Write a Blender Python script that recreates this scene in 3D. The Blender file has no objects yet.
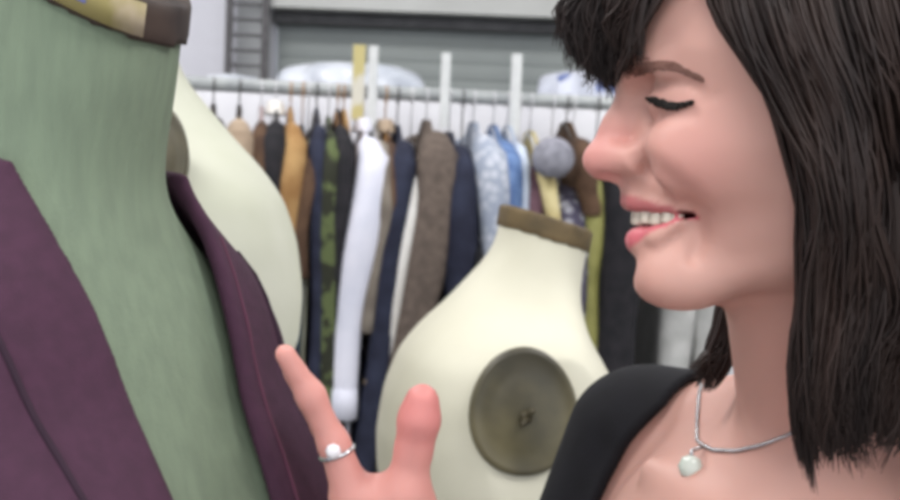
import bpy, math, random
import numpy as np
random.seed(5)
rng = np.random.default_rng(5)
C = bpy.context.scene.collection
PI = math.pi

# ------------------------------------------------------------------ camera frame
FPX = 1300.0
PITCH, ROLL = math.radians(3.0), math.radians(2.2)
CAM = np.array([0, 0, 1.5])
fwd = np.array([0, math.cos(PITCH), -math.sin(PITCH)])
r0 = np.array([1.0, 0, 0]); u0 = np.array([0, math.sin(PITCH), math.cos(PITCH)])
RIGHT = math.cos(ROLL) * r0 + math.sin(ROLL) * u0
UP = -math.sin(ROLL) * r0 + math.cos(ROLL) * u0

def ray(px, py):
    px = np.asarray(px, float)[..., None]; py = np.asarray(py, float)[..., None]
    return fwd + RIGHT * (px - 450) / FPX + UP * (250 - py) / FPX

def at(px, py, Y):
    d = ray(px, py)
    return CAM + d * (np.asarray(Y, float)[..., None] / d[..., 1:2])

def proj(P):
    P = np.asarray(P, float) - CAM
    z = P @ fwd
    return np.stack([450 + FPX * (P @ RIGHT) / z, 250 - FPX * (P @ UP) / z], -1)

cam = bpy.data.cameras.new('camera'); co = bpy.data.objects.new('camera', cam); C.objects.link(co)
from mathutils import Matrix, Vector
m = Matrix(((RIGHT[0], UP[0], -fwd[0]), (RIGHT[1], UP[1], -fwd[1]), (RIGHT[2], UP[2], -fwd[2])))
co.matrix_world = Matrix.Translation(Vector(CAM)) @ m.to_4x4()
cam.sensor_width = 36; cam.lens = FPX / 900 * 36
cam.clip_start = .02
cam.dof.use_dof = True; cam.dof.focus_distance = .66; cam.dof.aperture_fstop = 15
bpy.context.scene.camera = co
bpy.context.scene.cycles.filter_width = 4.0

# ------------------------------------------------------------------ object helpers
def tag(o, label=None, cat=None, group=None, kind=None):
    if label: o['label'] = label
    if cat: o['category'] = cat
    if group: o['group'] = group
    if kind: o['kind'] = kind
    return o

def empty(name, loc=(0, 0, 0), rz=0):
    o = bpy.data.objects.new(name, None); C.objects.link(o)
    o.location = [float(v) for v in loc]; o.rotation_euler = (0, 0, rz); o.empty_display_size = .05
    bpy.context.view_layer.update()
    return o

def mesh_obj(name, V, Fc, mat, parent=None, smooth=True, world=False):
    me = bpy.data.meshes.new(name)
    V = np.asarray(V, dtype=np.float64)
    if isinstance(Fc, np.ndarray):
        n = len(Fc); k = Fc.shape[1]
        me.vertices.add(len(V)); me.vertices.foreach_set('co', V.astype(np.float32).ravel())
        me.loops.add(n * k); me.loops.foreach_set('vertex_index', Fc.astype(np.int32).ravel())
        me.polygons.add(n); me.polygons.foreach_set('loop_start', np.arange(0, n * k, k, dtype=np.int32))
        me.polygons.foreach_set('loop_total', np.full(n, k, dtype=np.int32))
        me.update(calc_edges=True); me.validate()
    else:
        me.from_pydata([tuple(v) for v in V], [], Fc); me.update()
    if smooth: me.polygons.foreach_set('use_smooth', [True] * len(me.polygons))
    if mat: me.materials.append(mat)
    o = bpy.data.objects.new(name, me); C.objects.link(o)
    if parent:
        o.parent = parent
        if world:   # vertices given in world coordinates
            o.matrix_parent_inverse = parent.matrix_world.inverted()
    return o

class MB:
    def __init__(s): s.v = []; s.f = []; s.n = 0
    def add(s, V, Fc):
        V = [tuple(float(c) for c in v) for v in V]
        s.f += [tuple(i + s.n for i in f) for f in Fc]; s.v += V; s.n += len(V)
        return s
    def box(s, x0, x1, y0, y1, z0, z1):
        V = [(x, y, z) for x in (x0, x1) for y in (y0, y1) for z in (z0, z1)]
        return s.add(V, [(0, 1, 3, 2), (4, 6, 7, 5), (0, 4, 5, 1), (2, 3, 7, 6), (0, 2, 6, 4), (1, 5, 7, 3)])
    def tube(s, pts, rad, k=8, cap=True):
        pts = [np.array(p, float) for p in pts]; n = len(pts)
        if not hasattr(rad, '__len__'): rad = [rad] * n
        V = []; Fc = []; prev = None
        for i, p in enumerate(pts):
            t = pts[min(i + 1, n - 1)] - pts[max(i - 1, 0)]; t /= (np.linalg.norm(t) + 1e-12)
            if prev is None:
                a = np.array([0, 0, 1.0]) if abs(t[2]) < .9 else np.array([1.0, 0, 0])
            else: a = prev
            a = a - t * (a @ t); a /= np.linalg.norm(a); b = np.cross(t, a); prev = a
            for j in range(k):
                th = 2 * PI * j / k
                V.append(p + rad[i] * (math.cos(th) * a + math.sin(th) * b))
        for i in range(n - 1):
            for j in range(k):
                Fc.append((i * k + j, i * k + (j + 1) % k, (i + 1) * k + (j + 1) % k, (i + 1) * k + j))
        if cap: Fc += [tuple(range(k))[::-1], tuple((n - 1) * k + j for j in range(k))]
        return s.add(V, Fc)
    def lathe(s, prof, c=(0, 0, 0), k=32, axis=None, u=None, v=None):
        """prof: (radius, height) list about +Z or about axis with frame u, v"""
        c = np.array(c, float)
        ax = np.array(axis if axis is not None else (0, 0, 1.0)); uu = np.array(u if u is not None else (1.0, 0, 0)); vv = np.array(v if v is not None else (0, 1.0, 0))
        V = []; Fc = []
        for (r, h) in prof:
            for j in range(k):
                th = 2 * PI * j / k
                V.append(c + ax * h + r * (math.cos(th) * uu + math.sin(th) * vv))
        n = len(prof)
        for i in range(n - 1):
            for j in range(k):
                Fc.append((i * k + j, i * k + (j + 1) % k, (i + 1) * k + (j + 1) % k, (i + 1) * k + j))
        Fc += [tuple(range(k))[::-1], tuple((n - 1) * k + j for j in range(k))]
        return s.add(V, Fc)
    def grid(s, P):
        P = np.asarray(P); a, b = P.shape[:2]
        return s.add(P.reshape(-1, 3), [(i * b + j, i * b + j + 1, (i + 1) * b + j + 1, (i + 1) * b + j) for i in range(a - 1) for j in range(b - 1)])
    def build(s, name, mat, parent=None, smooth=True, world=False):
        return mesh_obj(name, np.array(s.v), s.f, mat, parent, smooth, world)

# ------------------------------------------------------------------ materials
def srgb(c):
    return tuple(((x / 255) / 12.92 if x / 255 <= .04045 else ((x / 255 + .055) / 1.055) ** 2.4) for x in c)

def mat(name, col, col2=None, rough=.8, scale=30, bump=0.0, bscale=200, metal=0, sheen=0, spec=.3, detail=3, lo=.35, hi=.65, stretch=(1, 1, 1), kind='noise'):
    M = bpy.data.materials.new(name); M.use_nodes = True
    nt = M.node_tree; B = nt.nodes['Principled BSDF']
    B.inputs['Roughness'].default_value = rough; B.inputs['Metallic'].default_value = metal
    B.inputs['Specular IOR Level'].default_value = spec
    if sheen: B.inputs['Sheen Weight'].default_value = sheen
    tc = nt.nodes.new('ShaderNodeTexCoord'); mp = nt.nodes.new('ShaderNodeMapping'); mp.inputs['Scale'].default_value = stretch
    nt.links.new(tc.outputs['Object'], mp.inputs['Vector'])
    c1 = srgb(col); c2 = srgb(col2 if col2 else tuple(x * .88 for x in col))
    if kind == 'noise':
        n = nt.nodes.new('ShaderNodeTexNoise'); n.inputs['Detail'].default_value = detail; n.inputs['Scale'].default_value = scale; out = n.outputs['Fac']
    elif kind == 'voronoi':
        n = nt.nodes.new('ShaderNodeTexVoronoi'); n.inputs['Scale'].default_value = scale; out = n.outputs['Distance']
    else:
        n = nt.nodes.new('ShaderNodeTexWave'); n.inputs['Scale'].default_value = scale; n.inputs['Distortion'].default_value = 2; out = n.outputs['Fac']
    nt.links.new(mp.outputs[0], n.inputs['Vector'])
    cr = nt.nodes.new('ShaderNodeValToRGB'); cr.color_ramp.elements[0].position = lo; cr.color_ramp.elements[1].position = hi
    cr.color_ramp.elements[0].color = (*c1, 1); cr.color_ramp.elements[1].color = (*c2, 1)
    nt.links.new(out, cr.inputs[0]); nt.links.new(cr.outputs[0], B.inputs['Base Color'])
    if bump:
        b = nt.nodes.new('ShaderNodeBump'); b.inputs['Strength'].default_value = bump; b.inputs['Distance'].default_value = .002
        n2 = nt.nodes.new('ShaderNodeTexNoise'); n2.inputs['Scale'].default_value = bscale
        nt.links.new(mp.outputs[0], n2.inputs['Vector']); nt.links.new(n2.outputs['Fac'], b.inputs['Height']); nt.links.new(b.outputs[0], B.inputs['Normal'])
    return M

# ------------------------------------------------------------------ distance-field modelling
class Grid:
    def __init__(s, lo, hi, h):
        s.lo = np.array(lo, float); s.h = h
        s.n = np.ceil((np.array(hi) - s.lo) / h).astype(int) + 1
        s.F = np.full(tuple(s.n), .5, np.float32)
    def axes(s, sl=None):
        ax = [(s.lo[i] + s.h * np.arange(s.n[i])).astype(np.float32) for i in range(3)]
        if sl: ax = [a[q] for a, q in zip(ax, sl)]
        return ax[0][:, None, None], ax[1][None, :, None], ax[2][None, None, :]
    def sl(s, blo, bhi):
        a = np.clip(np.floor((np.array(blo) - s.lo) / s.h).astype(int), 0, s.n)
        b = np.clip(np.ceil((np.array(bhi) - s.lo) / s.h).astype(int) + 1, 0, s.n)
        return tuple(slice(int(i), int(j)) for i, j in zip(a, b))
    def add(s, fn, blo, bhi, k=.01, m=.03):
        q = s.sl(np.array(blo) - m - k, np.array(bhi) + m + k)
        X, Y, Z = s.axes(q); d = fn(X, Y, Z).astype(np.float32); a = s.F[q]
        if k > 0:
            hh = np.clip(.5 + .5 * (a - d) / k, 0, 1)
            s.F[q] = a * (1 - hh) + d * hh - k * hh * (1 - hh)
        else: s.F[q] = np.minimum(a, d)
    def cut(s, fn, blo, bhi, k=.004, m=.01):
        q = s.sl(np.array(blo) - m, np.array(bhi) + m)
        X, Y, Z = s.axes(q); d = -fn(X, Y, Z).astype(np.float32); a = s.F[q]
        hh = np.clip(.5 - .5 * (a - d) / k, 0, 1)
        s.F[q] = a * (1 - hh) + d * hh + k * hh * (1 - hh)
    def disp(s, fn, blo, bhi):
        q = s.sl(blo, bhi); X, Y, Z = s.axes(q); s.F[q] += fn(X, Y, Z).astype(np.float32)
    def capsule(s, a, b, ra, rb, k=.01):
        a = np.array(a, float); b = np.array(b, float); r = max(ra, rb)
        def fn(X, Y, Z):
            ab = b - a; L = ab @ ab + 1e-12
            t = np.clip(((X - a[0]) * ab[0] + (Y - a[1]) * ab[1] + (Z - a[2]) * ab[2]) / L, 0, 1)
            return np.sqrt((X - a[0] - t * ab[0]) ** 2 + (Y - a[1] - t * ab[1]) ** 2 + (Z - a[2] - t * ab[2]) ** 2) - (ra + (rb - ra) * t)
        s.add(fn, np.minimum(a, b) - r, np.maximum(a, b) + r, k)
    def ellipsoid(s, c, r, k=.01, ax=None, cut=False):
        c = np.array(c, float); r = np.array(r, float); R = np.eye(3) if ax is None else np.array(ax)
        def fn(X, Y, Z):
            dx, dy, dz = X - c[0], Y - c[1], Z - c[2]
            q = [(dx * R[i, 0] + dy * R[i, 1] + dz * R[i, 2]) for i in range(3)]
            k0 = np.sqrt((q[0] / r[0]) ** 2 + (q[1] / r[1]) ** 2 + (q[2] / r[2]) ** 2)
            k1 = np.sqrt((q[0] / r[0] ** 2) ** 2 + (q[1] / r[1] ** 2) ** 2 + (q[2] / r[2] ** 2) ** 2) + 1e-9
            return k0 * (k0 - 1) / k1
        e = r.max() if ax is not None else r
        (s.cut if cut else s.add)(fn, c - e, c + e, k)
    def sample(s, P):
        P = np.asarray(P, float); u = (P - s.lo) / s.h
        ok = np.all((u >= 0) & (u < np.array(s.n) - 1.001), -1)
        u = np.clip(u, 0, np.array(s.n) - 1.001); i = u.astype(int); f = u - i
        r = 0
        for dx in (0, 1):
            for dy in (0, 1):
                for dz in (0, 1):
                    w = (f[..., 0] if dx else 1 - f[..., 0]) * (f[..., 1] if dy else 1 - f[..., 1]) * (f[..., 2] if dz else 1 - f[..., 2])
                    r = r + w * s.F[i[..., 0] + dx, i[..., 1] + dy, i[..., 2] + dz]
        return np.where(ok, r, .5)
    def hit(s, px, py, y0=.3, y1=3.2, off=0.0, step=.0015):
        """where the sight line through a picture point first meets the surface"""
        px = np.atleast_1d(np.asarray(px, float)); py = np.atleast_1d(np.asarray(py, float))
        y0 = max(y0, s.lo[1]); y1 = min(y1, s.lo[1] + s.h * s.n[1])
        Y = np.full(px.shape, y1); found = np.zeros(px.shape, bool)
        for y in np.arange(y0, y1, step):
            v = s.sample(at(px, py, np.full(px.shape, y))) - off
            new = (~found) & (v < 0); Y[new] = y; found |= new
        return at(px, py, Y), found
    def normalise(s):
        g = np.gradient(s.F, s.h); n = np.sqrt(g[0] ** 2 + g[1] ** 2 + g[2] ** 2) + 1e-6
        s.F = (s.F / np.clip(n, .3, 5)).astype(np.float32)
    def mesh(s, F=None):
        F = s.F if F is None else F
        ins = F < 0
        a = ins[:-1, :-1, :-1]; cnt = np.zeros(a.shape, np.int8)
        for dx in (0, 1):
            for dy in (0, 1):
                for dz in (0, 1):
                    cnt += ins[dx:dx + a.shape[0], dy:dy + a.shape[1], dz:dz + a.shape[2]]
        act = (cnt > 0) & (cnt < 8)
        idx = np.argwhere(act); N = len(idx)
        vid = np.full(a.shape, -1, np.int64); vid[act] = np.arange(N)
        I, J, K = idx.T
        S = np.zeros((N, 3)); W = np.zeros(N)
        cor = [(x, y, z) for x in (0, 1) for y in (0, 1) for z in (0, 1)]
        for p in cor:
            for ax in range(3):
                if p[ax]: continue
                q = list(p); q[ax] = 1
                fa = F[I + p[0], J + p[1], K + p[2]]; fb = F[I + q[0], J + q[1], K + q[2]]
                c = (fa < 0) != (fb < 0)
                t = np.where(c, fa / np.where(c, fa - fb, 1), 0)
                pt = np.tile(np.array(p, float), (N, 1)); pt[:, ax] += t
                S[c] += pt[c]; W[c] += 1
        V = s.lo + s.h * (idx + S / W[:, None])
        faces = []
        for ax in range(3):
            b = [slice(None)] * 3; e = [slice(None)] * 3
            b[ax] = slice(0, -1); e[ax] = slice(1, None)
            o1, o2 = [i for i in range(3) if i != ax]
            A = ins[tuple(b)]; Bq = ins[tuple(e)]
            ed = np.argwhere(A != Bq)
            ok = (ed[:, o1] > 0) & (ed[:, o2] > 0) & (ed[:, o1] < F.shape[o1] - 1) & (ed[:, o2] < F.shape[o2] - 1)
            ed = ed[ok]; f = A[tuple(ed.T)]
            def g(d1, d2):
                q = ed.copy(); q[:, o1] -= d1; q[:, o2] -= d2
                return vid[tuple(q.T)]
            Q = np.stack([g(1, 1), g(0, 1), g(0, 0), g(1, 0)], 1)
            flip = f if ax != 1 else ~f
            Q[~flip] = Q[~flip][:, ::-1]
            faces.append(Q)
        Fq = np.concatenate(faces)
        return V, Fq

def relax(V, Q, it=2, lam=.5):
    E = np.concatenate([Q[:, [0, 1]], Q[:, [1, 2]], Q[:, [2, 3]], Q[:, [3, 0]]])
    deg = np.bincount(E[:, 0], minlength=len(V)) + np.bincount(E[:, 1], minlength=len(V))
    for i in range(it):
        for mu in (lam, -lam * 1.03):
            A = np.zeros_like(V)
            for c in range(3):
                A[:, c] = np.bincount(E[:, 0], V[E[:, 1], c], len(V)) + np.bincount(E[:, 1], V[E[:, 0], c], len(V))
            V = V + mu * (A / np.maximum(deg, 1)[:, None] - V)
    return V

def sstep(e0, e1, x):
    t = np.clip((x - e0) / (e1 - e0), 0, 1); return t * t * (3 - 2 * t)

#@@ROOM
# ================================================================== THE ROOM
white_wall = mat('white_paint', (214, 214, 222), (206, 206, 214), scale=3, rough=.9)
grey_wall = mat('grey_paint', (176, 178, 180), (166, 168, 170), scale=4, rough=.9)
shutter_m = mat('shutter_metal', (148, 154, 152), (140, 146, 145), scale=3, rough=.55, spec=.4)
beam_m = mat('beam_paint', (196, 197, 194), (186, 187, 184), scale=4, rough=.8)
dark_m = mat('gap_shade', (84, 84, 86), (70, 70, 72), rough=.6)
concrete = mat('concrete', (140, 138, 134), (120, 118, 114), scale=5, rough=.9, detail=6)

def struct(name, b, mt):
    o = b.build(name, mt, smooth=False); o['kind'] = 'structure'; return o
struct('floor', MB().box(-4, 5, -2.5, 4.9, -.1, 0), concrete)
struct('wall_left', MB().box(-4.1, -4, -2.5, 4.9, 0, 3.4), white_wall)
struct('wall_right', MB().box(5, 5.1, -2.5, 4.9, 0, 3.4), white_wall)
struct('ceiling', MB().box(-4.1, 5.1, -2.5, 5.0, 3.4, 3.5), white_wall)
BY = 4.6
xd = float(at(272, 60, BY)[0])          # left jamb of the roller door
xl = float(at(236, 60, BY)[0])
zt = float(at(275, 13, BY)[2])
# back wall: white bay, grey pier, header above the roller door
struct('wall_back', MB().box(-4, xl, BY - .02, 4.9, 0, 3.4).box(xl, xd, BY, 4.9, 0, 3.4).box(xd + 3.2, 5, BY, 4.9, 0, 3.4).box(xd, xd + 3.2, BY + .12, 4.9, zt, 3.4), white_wall)
struct('trim_1', MB().box(xd - .02, xd + 3.2, BY - .10, BY + .11, zt + .01, 3.3), beam_m)
struct('trim_gap_shade', MB().box(xd, xd + 3.2, BY - .02, BY + .13, zt - .035, zt), dark_m)  # dark strip standing in for the shade of the gap under the header
struct('trim_3', MB().box(xl + .005, xd - .005, BY - .03, BY, 0, 3.3), grey_wall)
rows = []
z = 0.0
while z < zt - .03:
    for dz, dy in ((0, 0), (.008, -.004), (.03, -.006), (.05, -.004), (.058, 0)):
        rows.append([(xd + .01, BY + .06 + dy, z + dz), (xd + 3.19, BY + .06 + dy, z + dz)])
    z += .06
dr = MB().grid(rows); dr.box(xd + .01, xd + 3.19, BY + .07, BY + .1, 0, zt - .03)
struct('door_1', dr, shutter_m)

# wall ladder
lad = empty('wall_ladder', (float(at(252, 60, BY)[0]), BY - .12, 0))
lad_m = mat('ladder_metal', (92, 90, 92), (76, 74, 76), rough=.5)
tag(lad, 'grey steel ladder standing upright against the pale wall beside the shutter', 'ladder')
hw = .062
for sx in (-1, 1): MB().box(sx * hw - .012, sx * hw + .012, -.012, .012, 0, 3.2).build('side_rail', lad_m, lad, smooth=False)
for i in range(60):
    MB().tube([(-hw, 0, .05 + i * .052), (hw, 0, .05 + i * .052)], .0055, 8).build('rung', lad_m, lad)
for zz in (.6, 3.0): MB().box(-hw, hw, .012, .095, zz, zz + .02).build('wall_bracket', lad_m, lad, smooth=False)

# ceiling lamps
lamp_m = bpy.data.materials.new('lamp_diffuser'); lamp_m.use_nodes = True
B = lamp_m.node_tree.nodes['Principled BSDF']; B.inputs['Emission Color'].default_value = (1, .98, .95, 1); B.inputs['Emission Strength'].default_value = 3
for i, (x, y) in enumerate(((-1.4, .2), (1.6, .2), (-1.4, 2.6), (1.6, 2.6), (0.1, -1.6))):
    e = empty('ceiling_light', (x, y, 3.4))
    tag(e, 'long white ceiling light panel high above the room', 'ceiling light', 'ceiling lights')
    MB().box(-.62, .62, -.17, .17, -.06, 0).build('housing', beam_m, e, smooth=False)
    MB().box(-.6, .6, -.15, .15, -.075, -.062).build('diffuser', lamp_m, e, smooth=False)
    L = bpy.data.lights.new('ceiling_lamp', 'AREA'); L.shape = 'RECTANGLE'; L.size = 1.4; L.size_y = .9; L.energy = 44; L.color = (1, .985, .96)
    if i == 1: L.energy = 50
    lo = bpy.data.objects.new('ceiling_lamp', L); C.objects.link(lo); lo.location = (x, y, 3.31)

w = bpy.data.worlds.new('world'); bpy.context.scene.world = w; w.use_nodes = True
w.node_tree.nodes['Background'].inputs[0].default_value = (.93, .96, 1, 1); w.node_tree.nodes['Background'].inputs[1].default_value = 1.6
vs = bpy.context.scene.view_settings; vs.view_transform = 'Standard'; vs.look = 'None'; vs.gamma = 1; vs.exposure = 0

#@@FORMS
# ================================================================== DRESS FORMS
def loft_field(sec, n=2.3):
    sec = np.array(sec, float)   # z, half width, front depth, back depth
    z = sec[::-1, 0]
    zz = np.linspace(z[0], z[-1], 400)
    def sm(c):
        v = np.interp(zz, z, sec[::-1, c]); kk = np.hanning(23); kk /= kk.sum()
        return np.convolve(np.pad(v, 11, mode='edge'), kk, 'valid')
    A, Bf, Bb = sm(1), sm(2), sm(3)
    def fn(X, Y, Z, nn=n):
        a = np.interp(Z, zz, A); bf = np.interp(Z, zz, Bf); bb = np.interp(Z, zz, Bb)
        b = np.where(Y > 0, bf, bb)
        r = (np.abs(X / a) ** nn + np.abs(Y / b) ** nn) ** (1 / nn)
        return (r - 1) * np.minimum(a, b)
    return fn

SEC = [(.10, .049, .062, .046), (.03, .051, .060, .052), (.005, .056, .062, .060), (-.012, .070, .066, .070), (-.03, .105, .074, .085), (-.048, .140, .084, .098),
       (-.075, .158, .094, .108), (-.12, .165, .108, .114), (-.17, .168, .128, .112), (-.21, .168, .140, .106), (-.26, .158, .128, .098), (-.33, .130, .100, .085), (-.38, .120, .092, .080),
       (-.44, .140, .098, .095), (-.52, .172, .110, .122), (-.60, .178, .110, .125), (-.66, .172, .105, .118)]

def form_grid(sec, h, tilt=.22, ztop=.075, pl=.158):
    G = Grid((-.24, -.2, -.70), (.24, .22, .16), h)
    f = loft_field(sec)
    X, Y, Z = G.axes()
    F = f(X, Y, Z)
    G.F = F.astype(np.float32)
    G.normalise()
    X, Y, Z = G.axes()
    # bust
    for sx in (-1, 1):
        G.ellipsoid((sx * .075, .085, -.205), (.062, .062, .068), k=.05)
    # tilted neck top, flat base, flat arm ends
    nt = lambda X, Y, Z: (Z - (ztop - tilt * Y)) * .97 + 0 * X
    G.F = np.maximum(G.F, nt(X, Y, Z)).astype(np.float32)
    G.F = np.maximum(G.F, -.655 - Z).astype(np.float32)
    return G

def to_world(V, loc, yaw):
    c, s = math.cos(yaw), math.sin(yaw); V = np.asarray(V, float)
    return np.stack([V[..., 0] * c - V[..., 1] * s + loc[0], V[..., 0] * s + V[..., 1] * c + loc[1], V[..., 2] + loc[2]], -1)
def to_local(P, loc, yaw):
    c, s = math.cos(yaw), math.sin(yaw); P = np.asarray(P, float) - np.array(loc, float)
    return np.stack([P[..., 0] * c + P[..., 1] * s, -P[..., 0] * s + P[..., 1] * c, P[..., 2]], -1)

cap_m = mat('neck_cap_brown', (104, 88, 62), (84, 72, 52), rough=.7, scale=40)
plate_m = mat('arm_plate_olive', (102, 95, 70), (58, 54, 40), rough=.38, scale=14, spec=.5, detail=4, lo=.3, hi=.7)
darkcap_m = mat('neck_cap_dark', (66, 54, 48), (48, 40, 38), rough=.6, scale=40)
cream_m = mat('cream_cloth', (208, 205, 188), (199, 196, 178), rough=.75, scale=7, bump=.15, bscale=900)
cream2_m = mat('cream_cloth_aged', (198, 199, 184), (188, 190, 172), rough=.75, scale=9, bump=.15, bscale=900)
green_m = mat('sage_cloth', (115, 129, 109), (108, 121, 103), rough=.85, scale=160, stretch=(1, 1, .15), bump=.3, bscale=1100, detail=4)
steel_m = mat('stand_steel', (70, 70, 72), (50, 50, 52), rough=.4, metal=.8)

def add_stand(root, zb):
    MB().tube([(0, 0, zb + .01), (0, 0, .09)], .014, 16).build('pole', steel_m, root)
    MB().lathe([(.05, 0), (.05, .03), (.02, .05), (.018, .11)], (0, 0, .06)).build('hub', steel_m, root)
    for k in range(4):
        a = k * PI / 2 + .4
        MB().tube([(0, 0, .09), (math.cos(a) * .12, math.sin(a) * .12, .085), (math.cos(a) * .25, math.sin(a) * .25, .02)], [.012, .011, .01], 10).build('leg', steel_m, root)

def neck_cap(G, root, mt, z0, z1, tilt, off=.0035):
    """band round the neck top with a flat lid, following the neck outline"""
    X, Y, Z = G.axes()
    zz = Z + tilt * Y
    side = np.maximum(np.maximum(raw_field(X, Y, Z) - off, zz - z1), z0 - zz)
    H = Grid(G.lo, G.lo + G.h * (np.array(G.n) - 1), G.h)
    q = G.sl((-.08, -.08, .0), (.08, .09, .16)); H.F[q] = side[q]
    V, Q = H.mesh(); V = relax(V, Q, 2)
    return mesh_obj('neck_cap', V, Q, mt, root)
raw_field = loft_field(SEC)

nut_m = mat('nut_bronze', (76, 70, 52), (60, 54, 40), rough=.45, scale=40)
def arm_plate(root, mt, sx, c, rx, rz, tiltz=.12, wing=True):
    """domed plate closing the arm opening, with a turned rim and a wing nut"""
    ax = np.array([sx * math.cos(tiltz), 0, math.sin(tiltz) * 1.0]); v = np.array([-sx * math.sin(tiltz), 0, math.cos(tiltz)]); u = np.array([0, 1.0, 0])
    V = []; F = []; k = 48
    prof = [(1.0, -.02), (1.02, 0), (1.0, .004), (.93, .0055), (.9, .0045), (.6, .0085), (.3, .0105), (.05, .011)]
    for r, h in prof:
        for j in range(k):
            t = 2 * PI * j / k
            V.append(np.array(c) + ax * h + u * r * rx * math.cos(t) + v * r * rz * math.sin(t) * (1 + .08 * math.sin(t)))
    for i in range(len(prof) - 1):
        for j in range(k): F.append((i * k + j, i * k + (j + 1) % k, (i + 1) * k + (j + 1) % k, (i + 1) * k + j))
    F.append(tuple((len(prof) - 1) * k + j for j in range(k)))
    b = MB().add(V, F); p = b.build('arm_plate', mt, root)
    if wing:
        cc = np.array(c) + ax * .0105
        wn = MB().lathe([(.007, 0), (.007, .003), (.005, .005), (.003, .007)], cc, 16, ax, u, v)
        for sg in (-1, 1):
            wn.tube([cc + ax * .006, cc + ax * .009 + (u * .6 + v * .8) * sg * .008, cc + ax * .010 + (u * .6 + v * .8) * sg * .011], [.003, .003, .0015], 8)
        wn.build('wing_nut', nut_m, p)
    return p

CREAM_YAW = math.radians(-84)      # faces right in the picture, a little towards the camera
# rounder upper back and a neck that leans forward
SEC_B = [(.12, .049, .058, .040), (.075, .050, .056, .046), (.05, .051, .053, .050), (.03, .053, .049, .060), (.005, .060, .045, .082), (-.02, .080, .044, .104), (-.05, .130, .048, .134),
         (-.08, .156, .066, .156), (-.12, .165, .090, .170), (-.17, .168, .115, .177), (-.22, .168, .135, .174), (-.28, .155, .125, .140), (-.34, .132, .104, .110), (-.38, .124, .096, .095),
         (-.44, .140, .100, .105), (-.52, .172, .110, .130), (-.60, .178, .110, .130), (-.66, .172, .105, .120)]
def make_form(name, label, loc, yaw, mt, capmat, h=.0045, pmat=None, stand=True, pc=(0.0, -.125), pr=(.056, .062), SEC=SEC_B, tilt=.3):
    raw_field = loft_field(SEC)
    e = empty(name, (loc[0], loc[1], 0), yaw)
    tag(e, label, 'dress form')
    G = form_grid(SEC, h, tilt=tilt)
    pl = .150
    for sx in (-1, 1):   # flatten the arm ends
        X, Y, Z = G.axes()
        d = (sx * X - pl) * math.cos(.12) + (Z + .125) * math.sin(.12)
        m_ = 1 - sstep(-.24, -.19, Z * -1) * 0
        zone = sstep(-.24, -.21, Z)
        G.F = np.maximum(G.F, np.where(Z > -.235, d - .02 * (1 - zone), -1)).astype(np.float32)
    zb = loc[2]
    V, Q = G.mesh(); V = relax(V, Q, 4); V[:, 2] += zb
    torso = mesh_obj('torso', V, Q, mt, e)
    # cap
    X, Y, Z = G.axes(); zz = Z + tilt * Y
    F = np.maximum(np.maximum(raw_field(X, Y, Z) - .003, zz - .078), .052 - zz)
    q = G.sl((-.09, -.09, .02), (.09, .1, .13)); H = Grid(G.lo, G.lo + G.h * (np.array(G.n) - 1), G.h); H.F[q] = F[q]
    V, Q = H.mesh(); V = relax(V, Q, 2); V[:, 2] += zb
    mesh_obj('neck_cap', V, Q, capmat, e)
    for sx in (-1, 1):
        p = arm_plate(e, pmat or plate_m, sx, (sx * (pl + .001), pc[0], zb + pc[1]), pr[0], pr[1])
    # base ring and panel seams
    MB().lathe([(.10, 0), (.10, .01)], (0, 0, zb - .66), 32).build('base_board', capmat, e)
    if stand: add_stand(e, zb - .66)
    return e, G

# centre form: neck top about (545,222) in the picture at 1.46 m
cz = at(541, 236, 1.46)
CF = (float(cz[0]), 1.46, float(cz[2]) - .055)
cform, _ = make_form('dress_form', 'cream dress form with round olive arm plate and wing nut, between clothes rack and woman', CF, math.radians(-82), cream_m, cap_m, pc=(-.042, -.122), pr=(.055, .064), tilt=.27)
lz = at(127, 54, 1.26)
LF = (float(lz[0]), 1.25, float(lz[2]) - .055)
lform, _ = make_form('dress_form', 'pale cream dress form standing directly behind the green one', LF, math.radians(98), cream2_m, cap_m, pc=(-.044, -.046), pr=(.028, .044))

# green form in front
SEC_G = [(.13, .054, .062, .048), (.09, .055, .062, .051), (.05, .056, .060, .054), (.02, .057, .056, .058), (.0, .061, .056, .064), (-.012, .070, .060, .070), (-.03, .094, .066, .082), (-.048, .120, .076, .092),
       (-.075, .139, .090, .102), (-.12, .147, .110, .110), (-.17, .148, .128, .110), (-.21, .143, .138, .106), (-.26, .138, .128, .098), (-.33, .125, .100, .085), (-.38, .118, .092, .080),
       (-.44, .140, .098, .095), (-.52, .165, .110, .122), (-.60, .170, .110, .125), (-.66, .165, .105, .118)]
GYAW = math.radians(180 + 62)      # local +Y (front) turned towards right and camera
gz = at(43, 182, .66)
GF = (float(gz[0]), .66, float(gz[2]))
ge = empty('dress_form', (GF[0], GF[1], 0), GYAW)
tag(ge, 'sage green dress form with dark neck cap, wearing the plum vest', 'dress form')
SEC = SEC_G; raw_field = loft_field(SEC)
GG = form_grid(SEC, .0035, tilt=.50, ztop=.124)
V, Q = GG.mesh(); V = relax(V, Q, 4); V[:, 2] += GF[2]
mesh_obj('torso', V, Q, green_m, ge)
X, Y, Z = GG.axes(); zz = Z + .50 * Y
def band(off, a, b, mt, name):
    F = np.maximum(np.maximum(raw_field(X, Y, Z) - off, zz - b), a - zz)
    q = GG.sl((-.09, -.09, .02), (.09, .1, .14)); H = Grid(GG.lo, GG.lo + GG.h * (np.array(GG.n) - 1), GG.h); H.F[q] = F[q]
    V, Q = H.mesh(); V = relax(V, Q, 2); V[:, 2] += GF[2]
    return mesh_obj(name, V, Q, mt, ge)
band(.003, .104, .126, darkcap_m, 'neck_cap')
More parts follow.
